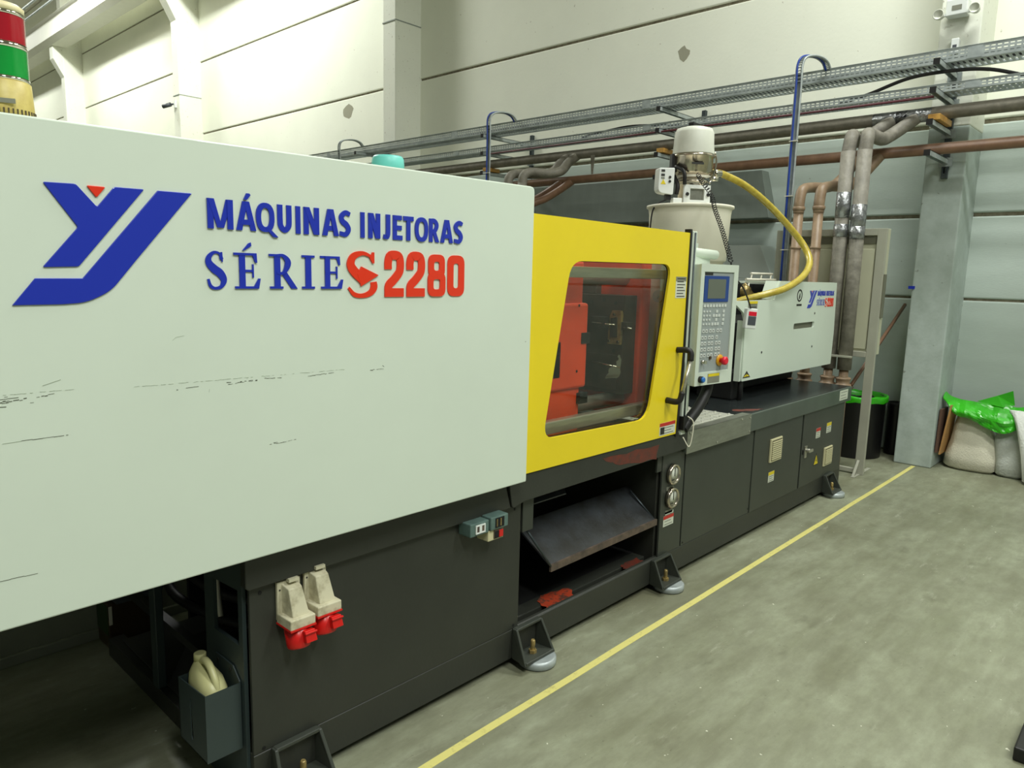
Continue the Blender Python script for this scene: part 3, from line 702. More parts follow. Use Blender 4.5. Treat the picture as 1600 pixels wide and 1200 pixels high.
for z in (1.46, 1.16): MB().lathe([(.007,-.002),(.006,-.003)], (2.62, 2.035, z), 'y', 10).make('tapped_hole', 'void', M)
MB().box(2.43, 2.50, 2.035, 2.05, 1.14, 1.30).make('guide_bracket', 'steel', M)
MB().box(3.15, 3.238, 2.05, 2.95, .87, 1.70).make('fixed_platen', 'orange', M, bevel=.01)
MB().box(2.70, 2.78, 2.26, 2.80, 1.02, 1.50).make('mold_half', 'mold', M, bevel=.006)
mh = MB().box(3.04, 3.15, 2.075, 2.88, 1.00, 1.50).box(3.10, 3.15, 2.30, 2.88, 1.50, 1.57).box(3.035, 3.042, 2.10, 2.5, 1.02, 1.20).make('mold_half', 'mold', M, bevel=.006)
for yy, zz in ((2.13,1.46),(2.20,1.475),(2.28,1.46),(2.13,1.05),(2.24,1.05),(2.36,1.05),(2.36,1.46),(2.13,1.22)):
    MB().lathe([(.010,-.001),(.009,-.002)], (3.04, yy, zz), 'x', 10).make('bolt_hole', 'void', mh)
MB().prism([(2.08,1.255),(2.155,1.255),(2.155,1.385),(2.135,1.425),(2.085,1.425),(2.08,1.41)], 'x', 3.022, 3.04).make('insert_plate', 'brass', mh)
MB().prism([(2.098,1.29),(2.138,1.29),(2.138,1.385),(2.102,1.392)], 'x', 3.014, 3.024).make('insert_core', 'mold', mh)
for yy, zz in ((2.09,1.27),(2.145,1.27),(2.12,1.405)): MB().lathe([(.007,-.026),(.009,-.018)], (3.04, yy, zz), 'x', 10).make('cap_screw', 'chrome', mh)
for p in ([(3.0,2.10,1.355),(2.97,2.22,1.36)], [(3.02,2.07,1.345),(3.03,2.02,1.34)], [(3.0,2.06,1.145),(2.96,2.20,1.165)]): MB().tube(p, .004, 6).make('water_fitting', 'chrome', mh)
MB().box(2.98, 3.04, 2.15, 2.24, 1.34, 1.39).make('mold_clamp', 'mold', mh)
MB().box(3.02, 3.06, 2.04, 2.075, 1.33, 1.37).make('mold_clamp', 'mold', mh)
patch([(2.05+.03,1.09),(2.17,1.07),(2.14,1.13),(2.10,1.16),(2.09,1.20),(2.08,1.20)], 'x', 3.033, .001, 'mark_light', mh, 'marker_smudge', 6, .008)
for ty, tz in ((2.16,.965),(2.16,1.585),(2.82,.965),(2.82,1.585)):
    MB().tube([(1.98,ty,tz),(3.26,ty,tz)], .036, 20).make('tie_bar', 'steel', M)
gp = MB().box(3.33, 3.36, 1.90, 2.9, .83, 1.75).box(3.240, 3.60, 2.00, 2.01, .86, 1.78).make('nozzle_guard', 'panel_white', M)
MB().tube([(3.16,1.97,1.50),(3.34,1.97,1.505)], .010, 10).lathe([(.03,0),(.03,.02),(.02,.024),(.02,.05)], (3.17,1.97,1.50), 'x', 16).make('switch_rod', 'galv', M)
MB().box(3.22, 3.30, 1.93, 1.96, .905, .93).make('rail_end', 'grille', M)

# --- control panel (pendant)
a6 = math.radians(-6)
XF = Matrix.Translation((3.276, 1.80, 0)) @ Matrix.Rotation(a6, 4, 'Z')
WP = .330; Z0, Z1 = 1.055, 1.666
cp = MB(XF).box(0, WP, .006, .085, Z0, Z1).make('control_panel', 'panel_white', M, bevel=.006)
ins = [(.030,1.122),(WP-.038,1.122),(WP-.038,1.628),(.030,1.628)]
MB(XF).plate([(0,Z0),(WP,Z0),(WP,Z1),(0,Z1)], [ins], 'y', -.006, .007).make('bezel', 'panel_white', cp, bevel=.003)
MB(XF).box(.030, WP-.038, .000, .007, 1.122, 1.628).make('keypad_plate', 'keypad', cp)
MB(XF).box(.040, .255, -.003, .001, 1.478, 1.608).make('screen_frame', 'screen_blue', cp)
MB(XF).box(.070, .225, -.004, -.002, 1.495, 1.592).make('screen', 'screen', cp)
MB(XF).box(.042, .110, -.001, .001, 1.611, 1.624).make('nameplate', 'ink', cp)
def keygrid():
    q = MB(XF); random.seed(3)
    for k in range(8): q.box(.045+k*.026, .062+k*.026, -.003, .001, 1.452, 1.466)
    rowsz = [1.430, 1.409, 1.388, 1.366]
    for r, z in enumerate(rowsz):
        for x in (.045,.070,.095): q.box(x, x+.013, -.003, .001, z-.004, z+.005)
        for x in {0:(.155,.215),1:(.128,.152,.176,.215),2:(.152,.215),3:(.120,.145,.168,.212)}[r]: q.box(x, x+.017, -.003, .001, z-.007, z+.007)
    for r, z in enumerate([1.332,1.298,1.268,1.238,1.208]):
        for x in (.040,.066,.100,.126,.165,.192):
            if r == 1 and x > .19: continue
            if r == 0: x += .006
            q.box(x, x+.019, -.003, .001, z-.009, z+.009)
    return q
keygrid().make('keypad', 'key', cp, kind='stuff')
q = MB(XF)
for r, z in enumerate([1.332,1.298,1.268,1.238,1.208]):
    for x in (.040,.066,.100,.126,.165,.192):
        if r == 1 and x > .19: continue
        if r == 0: x += .006
        q.box(x+.006, x+.013, -.0036, -.0028, z-.003, z+.003)
q.make('key_symbols', 'ink', cp, kind='stuff')
es = MB(XF).lathe([(.030,0),(.030,-.006),(.014,-.008)], (.215, 0, 1.176), 'y', 24).make('emergency_stop', 'ring_yellow', cp)
MB(XF).lathe([(.012,-.006),(.012,-.024),(.021,-.026),(.022,-.040),(.015,-.046)], (.215, 0, 1.176), 'y', 20).make('mushroom_button', 'button_red', cp)
MB(XF).lathe([(.009,0),(.009,-.012),(.003,-.014)], (.060, 0, 1.176), 'y', 16).box(.057, .063, -.03, -.012, 1.168, 1.184).make('key_switch', 'chrome', cp)
MB(XF).box(.120, .136, -.006, 0, 1.186, 1.202).make('indicator', 'tin_brown', cp)
MB(XF).lathe([(.017,-.006),(.017,-.022)], (.045, 0, 1.088), 'y', 20).make('button_collar', 'rubber', cp)
MB(XF).lathe([(.014,-.02),(.014,-.030),(.010,-.033)], (.045, 0, 1.088), 'y', 20).make('blue_button', 'button_blue', cp)
MB(XF).box(.112, .218, -.0072, -.006, 1.062, 1.112).make('rating_plate', 'label_grey', cp)
MB(XF).box(.116, .214, -.0078, -.0071, 1.096, 1.110).make('plate_band', 'label_yellow', cp)
MB().tube([(3.235,1.90,1.728),(3.53,1.86,1.716)], .024, 20).make('swing_arm', 'panel_white', M)
MB().box(3.225, 3.30, 1.87, 1.93, 1.665, 1.70).box(3.30, 3.5, 1.87, 1.90, 1.66, 1.705).make('arm_bracket', 'panel_white', M, bevel=.003)
MB().tube(spline([(3.49,1.83,1.06),(3.47,1.83,1.0),(3.40,1.83,.93),(3.30,1.835,.86),(3.27,1.84,.83)], 8), .028, 16).make('conduit', 'rubber', M)
MB().lathe([(.033,0),(.033,.05)], (3.285, 1.84, .845), 'y', 16).box(3.24, 3.29, 1.82, 1.87, .83, .90).make('conduit_gland', 'rubber', M)
MB().tube(spline([(3.27,1.815,.90),(3.30,1.80,.87),(3.30,1.80,.80),(3.29,1.81,.74),(3.26,1.83,.79)], 6), .003, 6).make('loose_wire', 'cream', M)

# --- injection unit cover
icp = [(4.455,.935),(6.030,.935),(6.040,1.20),(6.015,1.583),(4.935,1.588),(4.868,1.462),(4.280,1.457),(4.276,1.445),(4.405,1.385),(4.442,1.33)]
slot = rounded([(5.222,1.243),(5.605,1.246),(5.610,1.290),(5.226,1.286)], .014, 3)
ic = MB().plate(icp, [slot], 'y', 2.10, 2.115).make('injection_cover', 'cover_white', M, bevel=.004)
MB().box(5.20, 5.63, 2.119, 2.14, 1.22, 1.31).make('handle_recess', 'cab_dark', ic)
MB().hexa([(4.855,2.115,1.462),(4.87,2.115,1.462),(4.87,2.20,1.462),(4.855,2.20,1.462)], [(4.925,2.115,1.588),(4.94,2.115,1.588),(4.94,2.20,1.588),(4.925,2.20,1.588)]).make('step_return', 'cover_white', ic)
MB().box(4.435, 4.450, 2.11, 2.150, .935, 1.33).make('front_return', 'cover_white', ic)
MB().box(6.0, 6.02, 2.115, 2.86, .935, 1.58).make('end_cover', 'cover_white', M)
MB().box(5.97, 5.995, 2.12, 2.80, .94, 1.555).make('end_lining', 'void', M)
MB().box(4.94, 6.0, 2.115, 2.35, 1.572, 1.584).make('roof_strip', 'cover_white', M)
MB().box(4.28, 6.0, 2.86, 2.875, .935, 1.578).box(4.28, 6.0, 2.82, 2.86, 1.560, 1.578).make('rear_injection_cover', 'cover_white', M)
MB().tube([(4.2,2.5,1.15),(6.0,2.5,1.15)], .10, 20).box(4.35, 6.0, 2.25, 2.8, .96, 1.30).box(4.30,6.0,2.78,2.82,.96,1.555).make('injection_carriage', 'void', M)
MB().tube([(3.36,2.5,1.15),(4.3,2.5,1.15)], .055, 20).make('barrel', 'inner_dark', M)
MB().tube([(4.25,2.35,1.33),(4.42,2.35,1.33)], .012, 8).tube([(4.25,2.3,1.27),(4.45,2.3,1.27)], .008, 8).make('pipe_stub', 'steel', M)
hr = MB().tube([(5.50,2.62,1.592),(6.05,2.62,1.592)], .010, 10).tube([(5.50,2.62,1.570),(6.05,2.62,1.570)], .008, 10).tube([(5.58,2.62,1.640),(5.98,2.62,1.640)], .009, 10)
for x in (5.60, 5.78, 5.96): hr.tube([(x,2.62,1.64),(x-.02,2.62,1.57)], .006, 8)
for x in (5.55, 5.98): hr.tube([(x,2.62,1.59),(x,2.62,1.30)], .008, 8)
hr.make('hand_rail', 'cream', M)
vb = MB().lathe([(.03,0),(.045,.02),(.045,.05),(.025,.06)], (4.94,2.32,1.51), 'y', 14).lathe([(.02,0),(.03,.02),(.03,.05),(.015,.06)], (5.0,2.30,1.46), 'x', 12).tube([(4.93,2.36,1.56),(5.04,2.28,1.42)], .014, 10)
vb.make('brass_valve', 'brass', M)
warn(ic, 4.460, 4.572, .955, 1.000, 2.10)
warn_t = None
label(ic, 4.468, 4.600, 1.310, 1.455, 2.10, None, 'label_grey', lines=6)
MB().box(4.468, 4.600, 2.0975, 2.0985, 1.438, 1.455).make('label_band', 'label_yellow', ic)
MB().box(4.468, 4.600, 2.0975, 2.0985, 1.366, 1.380).make('label_band', 'label_red', ic)
sx = (5.975-5.405)/(1.667-.396)
def fx2(x):   # emblem keeps its own width, words squeezed beside it
    return 5.44+(x-.396)/(.776-.396)*.175 if x < .79 else 5.625+(x-.804)/(1.667-.804)*.345
lettering(ic, fx2, lambda z: 1.392+(z-1.506)/(1.785-1.506)*.140, 2.10, .0015, True)
def ringpts(cx, cz, rx, rz, n=20): return [(cx+rx*math.cos(2*PI*k/n), cz+rz*math.sin(2*PI*k/n)) for k in range(n)]
MB().plate(ringpts(5.288,1.487,.047,.045), [ringpts(5.288,1.487,.036,.034)], 'y', 2.0985, 2.10).make('round_emblem', 'ink', ic)
MB().prism([(5.276,1.462),(5.288,1.505),(5.296,1.500),(5.300,1.475),(5.290,1.462)], 'y', 2.0985, 2.10).box(5.245, 5.335, 2.0985, 2.10, 1.412, 1.426).make('emblem_mark', 'ink', ic)
for x, z in ((5.60,1.352),(5.60,1.10),(4.72,1.11)): MB().lathe([(.009,-.001),(.008,-.002)], (x, 2.10, z), 'y', 10).make('screw_hole', 'ink', ic)

# ============================================================ THINGS ON THE MACHINE
# hopper bin
H = thing('hopper_bin', (4.36, 2.5, 1.30), 'cream round plastic hopper bin behind the control panel', 'hopper')
MB().lathe([(.09,.0),(.10,.14),(.235,.40),(.250,.41),(.262,.70),(.268,.735),(.280,.740),(.280,.755),(.268,.757),(.262,.745),(.255,.70),(.20,.44)], (4.36,2.5,1.30), 'z', 48).make('bin_body', 'cream', H)
MB().lathe([(.258,.728),(.258,.736),(.001,.738)], (4.36,2.5,1.30), 'z', 40).make('lid', 'cream', H)
MB().box(4.25, 4.47, 2.39, 2.61, 1.24, 1.31).make('throat', 'steel', H, bevel=.005)
# loader
V = thing('vacuum_loader', (4.36, 2.5, 2.04), 'stainless vacuum loader with white domed cap standing on the cream bin', 'loader')
MB().lathe([(.085,0),(.085,.16),(.105,.165),(.105,.175),(.085,.175)], (4.36,2.5,2.04), 'z', 36).make('neck', 'stainless', V)
MB().lathe([(.088,.155),(.075,.19),(.12,.205)], (4.36,2.5,2.04), 'z', 36).make('funnel', 'cream', V)
MB().lathe([(.085,.19),(.128,.235),(.130,.32),(.138,.322),(.138,.335),(.130,.338),(.130,.345)], (4.36,2.5,2.04), 'z', 40).make('drum', 'stainless', V)
MB().lathe([(.133,.340),(.133,.345),(.128,.40),(.124,.475),(.112,.500),(.07,.512),(.001,.515)], (4.36,2.5,2.04), 'z', 40).make('motor_cap', 'cap_white', V)
MB().box(4.31, 4.40, 2.48, 2.52, 2.55, 2.58).make('cap_grip', 'rubber', V, bevel=.005)
vw = Matrix.Translation((4.36, 2.5, 0)) @ Matrix.Rotation(math.radians(-38), 4, 'Z')     # faces the aisle
MB(vw).plate([(-.088,2.068),(.088,2.068),(.088,2.182),(-.088,2.182)], [[(-.048,2.088),(.048,2.088),(.048,2.160),(-.048,2.160)]], 'y', -.105, -.085).make('inspection_frame', 'led_white', V, bevel=.003)
MB(vw).box(-.05, .05, -.088, -.082, 2.085, 2.163).make('inspection_pane', 'brushed', V)
for s_ in (-1, 1): MB(vw).lathe([(.012,-.015),(.010,-.02)], (s_*.070, -.10, 2.122), 'y', 12).make('wing_screw', 'rubber', V)
MB(vw).tube(spline([(.125,-.05,2.40),(.14,-.05,2.34),(.12,-.05,2.24),(.10,-.05,2.20)], 5), .006, 8).make('latch_rod', 'chrome', V)
MB(vw).box(-.15, -.125, -.02, .02, 2.26, 2.38).tube(spline([(-.13,-.04,2.30),(-.10,-.11,2.26),(-.09,-.11,2.18)], 5), .012, 8).tube(spline([(-.13,-.02,2.24),(-.125,-.08,2.18),(-.13,-.08,2.12)], 5), .014, 8).make('wiring', 'rubber', V)
lb = MB(vw).box(-.06, .02, -.135, -.132, 2.305, 2.318).make('brand_strip', 'ink', V)
bx = MB(vw).prism(rounded([(-.262,2.125),(-.160,2.115),(-.155,2.282),(-.258,2.278)], [.035,.01,.01,.01], 4), 'y', -.10, -.02).make('control_box', 'led_white', V, bevel=.004)
for z in (2.262, 2.236): MB(vw).box(-.245, -.222, -.103, -.099, z-.008, z+.006).make('box_display', 'ink', bx)
MB(vw).box(-.245, -.222, -.102, -.099, 2.21, 2.222).make('box_label', 'label_grey', bx)
for z in (2.222, 2.196): MB(vw).lathe([(.009,-.006),(.008,-.008)], (-.188, -.10, z), 'y', 12).make('box_knob', 'rubber', bx)
MB(vw).prism([(-.247,2.178),(-.213,2.178),(-.230,2.208)], 'y', -.1025, -.0995).make('box_warning', 'label_yellow', bx)
MB(vw).box(-.20, -.165, -.08, -.05, 2.085, 2.125).tube(spline([(-.185,-.065,2.09),(-.24,-.06,2.06),(-.275,-.05,2.0),(-.28,-.05,1.80),(-.25,-.03,1.5)], 6), .005, 8).make('supply_cable', 'rubber', bx)
MB(vw).box(-.165, -.105, -.12, -.07, 2.055, 2.095).make('junction_box', 'led_white', V, bevel=.003)
MB(vw).lathe([(.022,0),(.022,.04),(.027,.042),(.027,.06),(.022,.062),(.022,.09)], (.12, .02, 2.275), 'x', 18).lathe([(.016,0),(.016,.05)], (.12,-.02,2.235), 'x', 12).make('inlet_stub', 'chrome', V)
# conveying hose
hp = [(4.50,2.455,2.282),(4.58,2.43,2.287),(4.675,2.42,2.280),(4.824,2.35,2.225),(5.043,2.28,2.118),(5.267,2.2,1.965),(5.350,2.12,1.835),(5.290,2.05,1.722),(5.136,2.03,1.622),(4.908,2.05,1.540),(4.765,2.13,1.495),(4.66,2.25,1.45),(4.55,2.4,1.38),(4.5,2.45,1.33)]
hp2 = spline(hp, 12); hz = MB().tube(hp2, [.0225+(.0012 if i % 2 else 0) for i in range(len(hp2))], 16)
tag(hz.make('conveying_hose', 'hose', loc=(4.5,2.45,1.4)), 'yellow translucent hose looping from the loader into the injection cover', 'hose')
# remote with coiled cable
RC = thing('remote_controller', (4.38, 2.04, 1.30), 'small white handheld remote hanging on a black coiled cable before the injection cover', 'remote')
rc = MB(Matrix.Translation((4.39,2.045,1.352)) @ Matrix.Rotation(math.radians(-30), 4, 'Z') @ Matrix.Rotation(math.radians(4), 4, 'Y')).box(-.040, .040, -.018, .018, -.066, .062).make('remote_body', 'led_white', RC, bevel=.006)
XR = Matrix.Translation((4.39,2.045,1.352)) @ Matrix.Rotation(math.radians(-30), 4, 'Z') @ Matrix.Rotation(math.radians(4), 4, 'Y')
MB(XR).box(-.026, .030, -.021, -.018, .016, .042).make('remote_button', 'button_red', RC)
MB(XR).box(-.026, .030, -.021, -.018, -.042, .012).make('remote_display', 'grey_dark', RC)
kp = spline([(4.26,2.40,2.24),(4.20,2.33,2.18),(4.17,2.25,2.10),(4.08,2.17,2.0),(4.0,2.08,1.89),(3.90,1.98,1.76),(3.85,1.93,1.69)], 40)
ck = []; rr = .0120; acc = [0.0]
for i in range(len(kp)-1): acc.append(acc[-1]+(kp[i+1]-kp[i]).length)
TOT = acc[-1]; NT = 38; NP = NT*9; j = 0
for i in range(NP+1):
    d = TOT*i/NP
    while j < len(kp)-2 and acc[j+1] < d: j += 1
    t = (kp[j+1]-kp[j]).normalized(); p = kp[j].lerp(kp[j+1], min(1, (d-acc[j])/max(1e-6, acc[j+1]-acc[j])))
    u = (Vector((0, 0, 1))-t*t.z).normalized(); v = t.cross(u); ph = 2*PI*NT*i/NP
    ck.append(p+(u*math.cos(ph)+v*math.sin(ph))*rr)
MB().tube(ck, .0026, 5).make('coiled_cable', 'rubber', RC)
MB().tube(spline([(3.85,1.93,1.69),(3.88,1.93,1.62),(4.05,1.95,1.555),(4.22,2.0,1.50),(4.36,2.035,1.425),(4.375,2.04,1.41)], 8), .0048, 8).make('cable', 'rubber', RC)
# signal tower
T = thing('signal_tower', (.478, 2.06, 1.868), 'stacked red and green signal lamp on the white cover', 'signal lamp')
c = (.478, 2.06, 1.868)
MB().lathe([(.092,.0),(.088,.020),(.070,.045),(.060,.052),(.058,.055)], c, 'z', 32).make('mount', 'tower_cream', T)
MB().lathe([(.057,.054),(.056,.07),(.0525,.132),(.050,.134)], c, 'z', 36).make('housing', 'tower_beige', T)
sl = MB()
for k in range(40):
    t = 2*PI*k/40; x = c[0]+.0562*math.cos(t); y = c[1]+.0562*math.sin(t)
    sl.hexa([(x-.0015,y-.0015,c[2]+.058),(x+.0015,y-.0015,c[2]+.058),(x+.0015,y+.0015,c[2]+.058),(x-.0015,y+.0015,c[2]+.058)], [(x-.0015,y-.0015,c[2]+.070),(x+.0015,y-.0015,c[2]+.070),(x+.0015,y+.0015,c[2]+.070),(x-.0015,y+.0015,c[2]+.070)])
sl.make('vent_slots', 'grille_dark', T, kind='stuff')
MB().lathe([(.0505,.134),(.0505,.142)], c, 'z', 36).make('ring', 'chrome', T)
def lens(z0, z1, r, m):
    n_ = 14; pr_ = [(r-.001, z0)]
    for k in range(n_): pr_ += [(r, z0+(z1-z0)*(k+.25)/n_), (r-.0015, z0+(z1-z0)*(k+.85)/n_)]
    pr_.append((r-.001, z1)); MB().lathe(pr_, c, 'z', 40).make('lens', m, T, label={'lens_red': 'ribbed red lens', 'lens_green': 'ribbed green lens'}[m])
lens(.142, .205, .0495, 'lens_green'); MB().lathe([(.0495,.205),(.0495,.216)], c, 'z', 36).make('ring', 'chrome', T)
lens(.216, .276, .048, 'lens_red'); MB().lathe([(.048,.276),(.048,.284)], c, 'z', 36).make('ring', 'chrome', T)
MB().lathe([(.048,.284),(.048,.296),(.040,.302),(.001,.304)], c, 'z', 36).make('cap', 'tower_cream', T)
MB(Matrix.Translation((c[0],c[1],0)) @ Matrix.Rotation(math.radians(-25), 4, 'Z')).box(-.02, .03, -.0580, -.053, 1.948, 1.958).make('type_label', 'label_grey', T)
# teal loader cap
TL = thing('teal_loader', (1.905, 2.5, 1.876), 'turquoise domed motor cap showing above the white cover', 'loader')
MB().lathe([(.06,0),(.06,.095),(.064,.10)], (1.905,2.5,1.876), 'z', 28).make('neck', 'stainless', TL)
MB().lathe([(.067,.098),(.067,.15),(.065,.172),(.058,.182),(.001,.186)], (1.905,2.5,1.876), 'z', 32).make('motor_cap', 'teal', TL)
MB().tube(spline([(1.96,2.54,2.03),(1.99,2.55,2.02),(2.0,2.55,1.95),(2.0,2.55,1.88)], 5), .010, 8).make('blue_hose', 'blue_cable', TL, label='blue hose beside the cap')
XT = Matrix.Translation((1.905,2.5,0)) @ Matrix.Rotation(math.radians(-52), 4, 'Z')
q = MB(XT)
for k in range(4): q.box(-.036+.016*k, -.025+.016*k, -.0685, -.058, 1.982, 1.994)
q.make('cap_marking', 'ink', TL, kind='stuff')

# sockets on the base
def cee(x, z, label_):
    so = thing('power_socket', (x, Y, z), label_, 'socket', 'red industrial sockets on the machine base')
    yb = Y
    MB().box(x-.040, x+.036, yb-.012, yb, z, z+.120).make('back_plate', 'socket_white', so, bevel=.003)
    MB().hexa([(x-.022,yb-.068,z+.022),(x+.032,yb-.068,z+.022),(x+.036,yb-.01,z+.02),(x-.026,yb-.01,z+.02)], [(x-.022,yb-.045,z+.104),(x+.022,yb-.045,z+.104),(x+.026,yb-.01,z+.112),(x-.026,yb-.01,z+.112)]).make('housing', 'socket_white', so, bevel=.003)
    MB().box(x-.040, x+.042, yb-.085, yb-.004, z-.006, z+.024).make('flange', 'socket_white', so, bevel=.003)
    MB().box(x-.041, x+.043, yb-.087, yb-.004, z-.010, z-.005).make('gasket', 'socket_red', so)
    XS = Matrix.Translation((x, yb-.046, z-.008)) @ Matrix.Rotation(math.radians(-12), 4, 'X')
    MB(XS).lathe([(.037,0),(.035,-.060),(.033,-.066),(.02,-.068)], (0,0,0), 'z', 28).make('shroud', 'socket_red', so)
    MB(XS).prism([(-.004,-.016),(.030,-.016),(.034,-.052),(-.002,-.052)], 'y', -.052, -.025).box(-.006, .034, -.058, -.050, -.026, -.020).make('flap', 'socket_red', so, bevel=.002)
    for s_ in (-.032, .028): MB().lathe([(.003,-.001),(.0025,-.0015)], (x+s_, yb-.012, z+.095), 'y', 8).make('screw', 'ink', so)
    MB().box(x-.012, x+.02, yb-.032, yb-.014, z+.118, z+.128).make('cable_gland', 'socket_white', so)
cee(1.056, .565, 'left one of the two white and red industrial sockets under the cover')
cee(1.146, .578, 'right one of the two white and red industrial sockets under the cover')
# outlet boxes
o1 = thing('outlet_box', (1.795, Y, .645), 'grey green outlet box with a white socket, left of the switch group', 'outlet')
MB().box(1.747, 1.842, 1.81, Y, .646, .696).make('box_body', 'box_teal', o1, bevel=.004)
MB().plate([(1.772,.655),(1.820,.655),(1.820,.688),(1.772,.688)], [[(1.777,.660),(1.790,.660),(1.790,.683),(1.777,.683)],[(1.802,.660),(1.815,.660),(1.815,.683),(1.802,.683)]], 'y', 1.806, 1.811).make('socket_face', 'led_white', o1)
MB().box(1.776, 1.816, 1.8085, 1.8105, .658, .685).make('socket_recess', 'edge_rust', o1)
o2 = thing('outlet_box', (1.893, Y, .650), 'grey green outlet box with a dark opening, above the red switch', 'outlet')
MB().box(1.847, 1.940, 1.805, Y, .650, .700).make('box_body', 'box_teal', o2, bevel=.004)
MB().box(1.870, 1.917, 1.8035, 1.806, .657, .694).make('opening', 'void', o2)
MB().box(1.876, 1.880, 1.802, 1.804, .662, .690).box(1.896, 1.900, 1.802, 1.804, .662, .690).make('contact', 'brass', o2)
o3 = thing('switch_box', (1.885, Y, .605), 'small box with a red rocker switch under the outlet boxes', 'switch')
MB().box(1.843, 1.925, 1.815, Y, .606, .648).make('box_body', 'grille', o3, bevel=.003)
MB().box(1.872, 1.920, 1.811, 1.816, .612, .644).make('switch_frame', 'edge_rust', o3)
MB().box(1.875, 1.895, 1.809, 1.813, .615, .641).make('rocker', 'void', o3)
MB().box(1.896, 1.917, 1.808, 1.813, .615, .641).make('rocker', 'socket_red', o3, label='red half of the rocker switch')
# bottle holder and jug
HB = thing('bottle_holder', (.87, 2.01, .176), 'open grey green sheet metal box bolted to the machine end, holding a jug', 'holder')
hb = MB()
hb.plate([(1.92,.176),(2.10,.176),(2.10,.372),(1.92,.386)], [[(2.008,.215),(2.016,.205),(2.022,.215),(2.022,.335),(2.016,.340)]], 'x', .816, .819)
hb.box(.816, .922, 1.918, 1.921, .176, .386); hb.box(.816, .922, 2.098, 2.101, .176, .372); hb.box(.816, .922, 1.92, 2.10, .176, .179)
hb.make('box_walls', 'holder', HB)
MB().prism([(1.92,.176),(2.10,.176),(2.10,.385),(2.07,.425),(1.96,.425),(1.92,.39)], 'x', .919, .923).make('back_plate', 'holder', HB)
for y in (1.97, 2.05): MB().lathe([(.006,-.002),(.005,-.003)], (.919, y, .41), 'x', 8).make('bolt', 'ink', HB)
JG = thing('jug', (.868, 2.01, .182), 'cream translucent plastic jug with handle standing in the grey holder', 'jug')
def blob(rings, m, name, parent, seg=28, e=2.4, amp=0, fr=6, seed=0):
    mb = MB(); R = []
    for (z, cx_, cy_, rx, ry) in rings:
        row = []
        for k in range(seg):
            t = 2*PI*k/seg; ct, st = math.cos(t), math.sin(t)
            x = math.copysign(abs(ct)**(2/e), ct)*rx; y = math.copysign(abs(st)**(2/e), st)*ry
            d = 1+amp*noise.noise((ct*fr*.5+seed, st*fr*.5, z*fr))
            row.append(mb._v((cx_+x*d, cy_+y*d, z+amp*.15*noise.noise((x*20, y*20, seed)))))
        R.append(row)
    for i in range(len(R)-1):
        for k in range(seg): mb.bm.faces.new([R[i][k], R[i][(k+1) % seg], R[i+1][(k+1) % seg], R[i+1][k]]).smooth = True
    mb.bm.faces.new(R[0][::-1]); mb.bm.faces.new(R[-1]); return mb.make(name, m, parent)
blob([(.182,.866,2.01,.038,.072),(.19,.866,2.01,.042,.080),(.33,.866,2.01,.043,.080),(.368,.866,2.012,.042,.078),(.392,.866,2.02,.037,.068),(.408,.866,2.035,.028,.046),(.418,.866,2.052,.019,.024),(.430,.866,2.058,.015,.017)], 'jug', 'jug_body', JG, 32, 2.6)
MB().lathe([(.018,0),(.018,.020),(.015,.022)], (.866,2.058,.426), 'z', 16).make('cap', 'jug', JG)
MB().tube(spline([(.866,2.050,.420),(.866,2.028,.436),(.866,1.995,.432),(.866,1.962,.400),(.866,1.945,.36)], 6), .011, 10).make('handle', 'jug', JG)
# tins behind
t1 = thing('oil_tin', (1.0, 3.19, 0), 'green and brown oil tin on the floor by the low wall', 'tin')
MB().box(.948, 1.12, 3.13, 3.27, 0, .20).make('tin_body', 'tin_brown', t1, bevel=.004)
MB().box(.946, .948, 3.135, 3.265, .06, .19).make('tin_label', 'tin_green', t1)
MB().box(.950, .962, 3.126, 3.13, .11, .19).make('label_edge', 'cream', t1)
t2 = thing('battery_box', (1.0, 3.2, .202), 'grey box with handle resting on top of the oil tin', 'box')
MB().prism([(.95,.235),(.975,.202),(1.15,.202),(1.17,.235),(1.17,.33),(.95,.33)], 'y', 3.10, 3.24).make('box_body', 'grey_dark', t2, bevel=.004)
MB().lathe([(.008,-.004),(.006,-.008)], (.985,3.10,.25), 'y', 10).make('stud', 'chrome', t2)

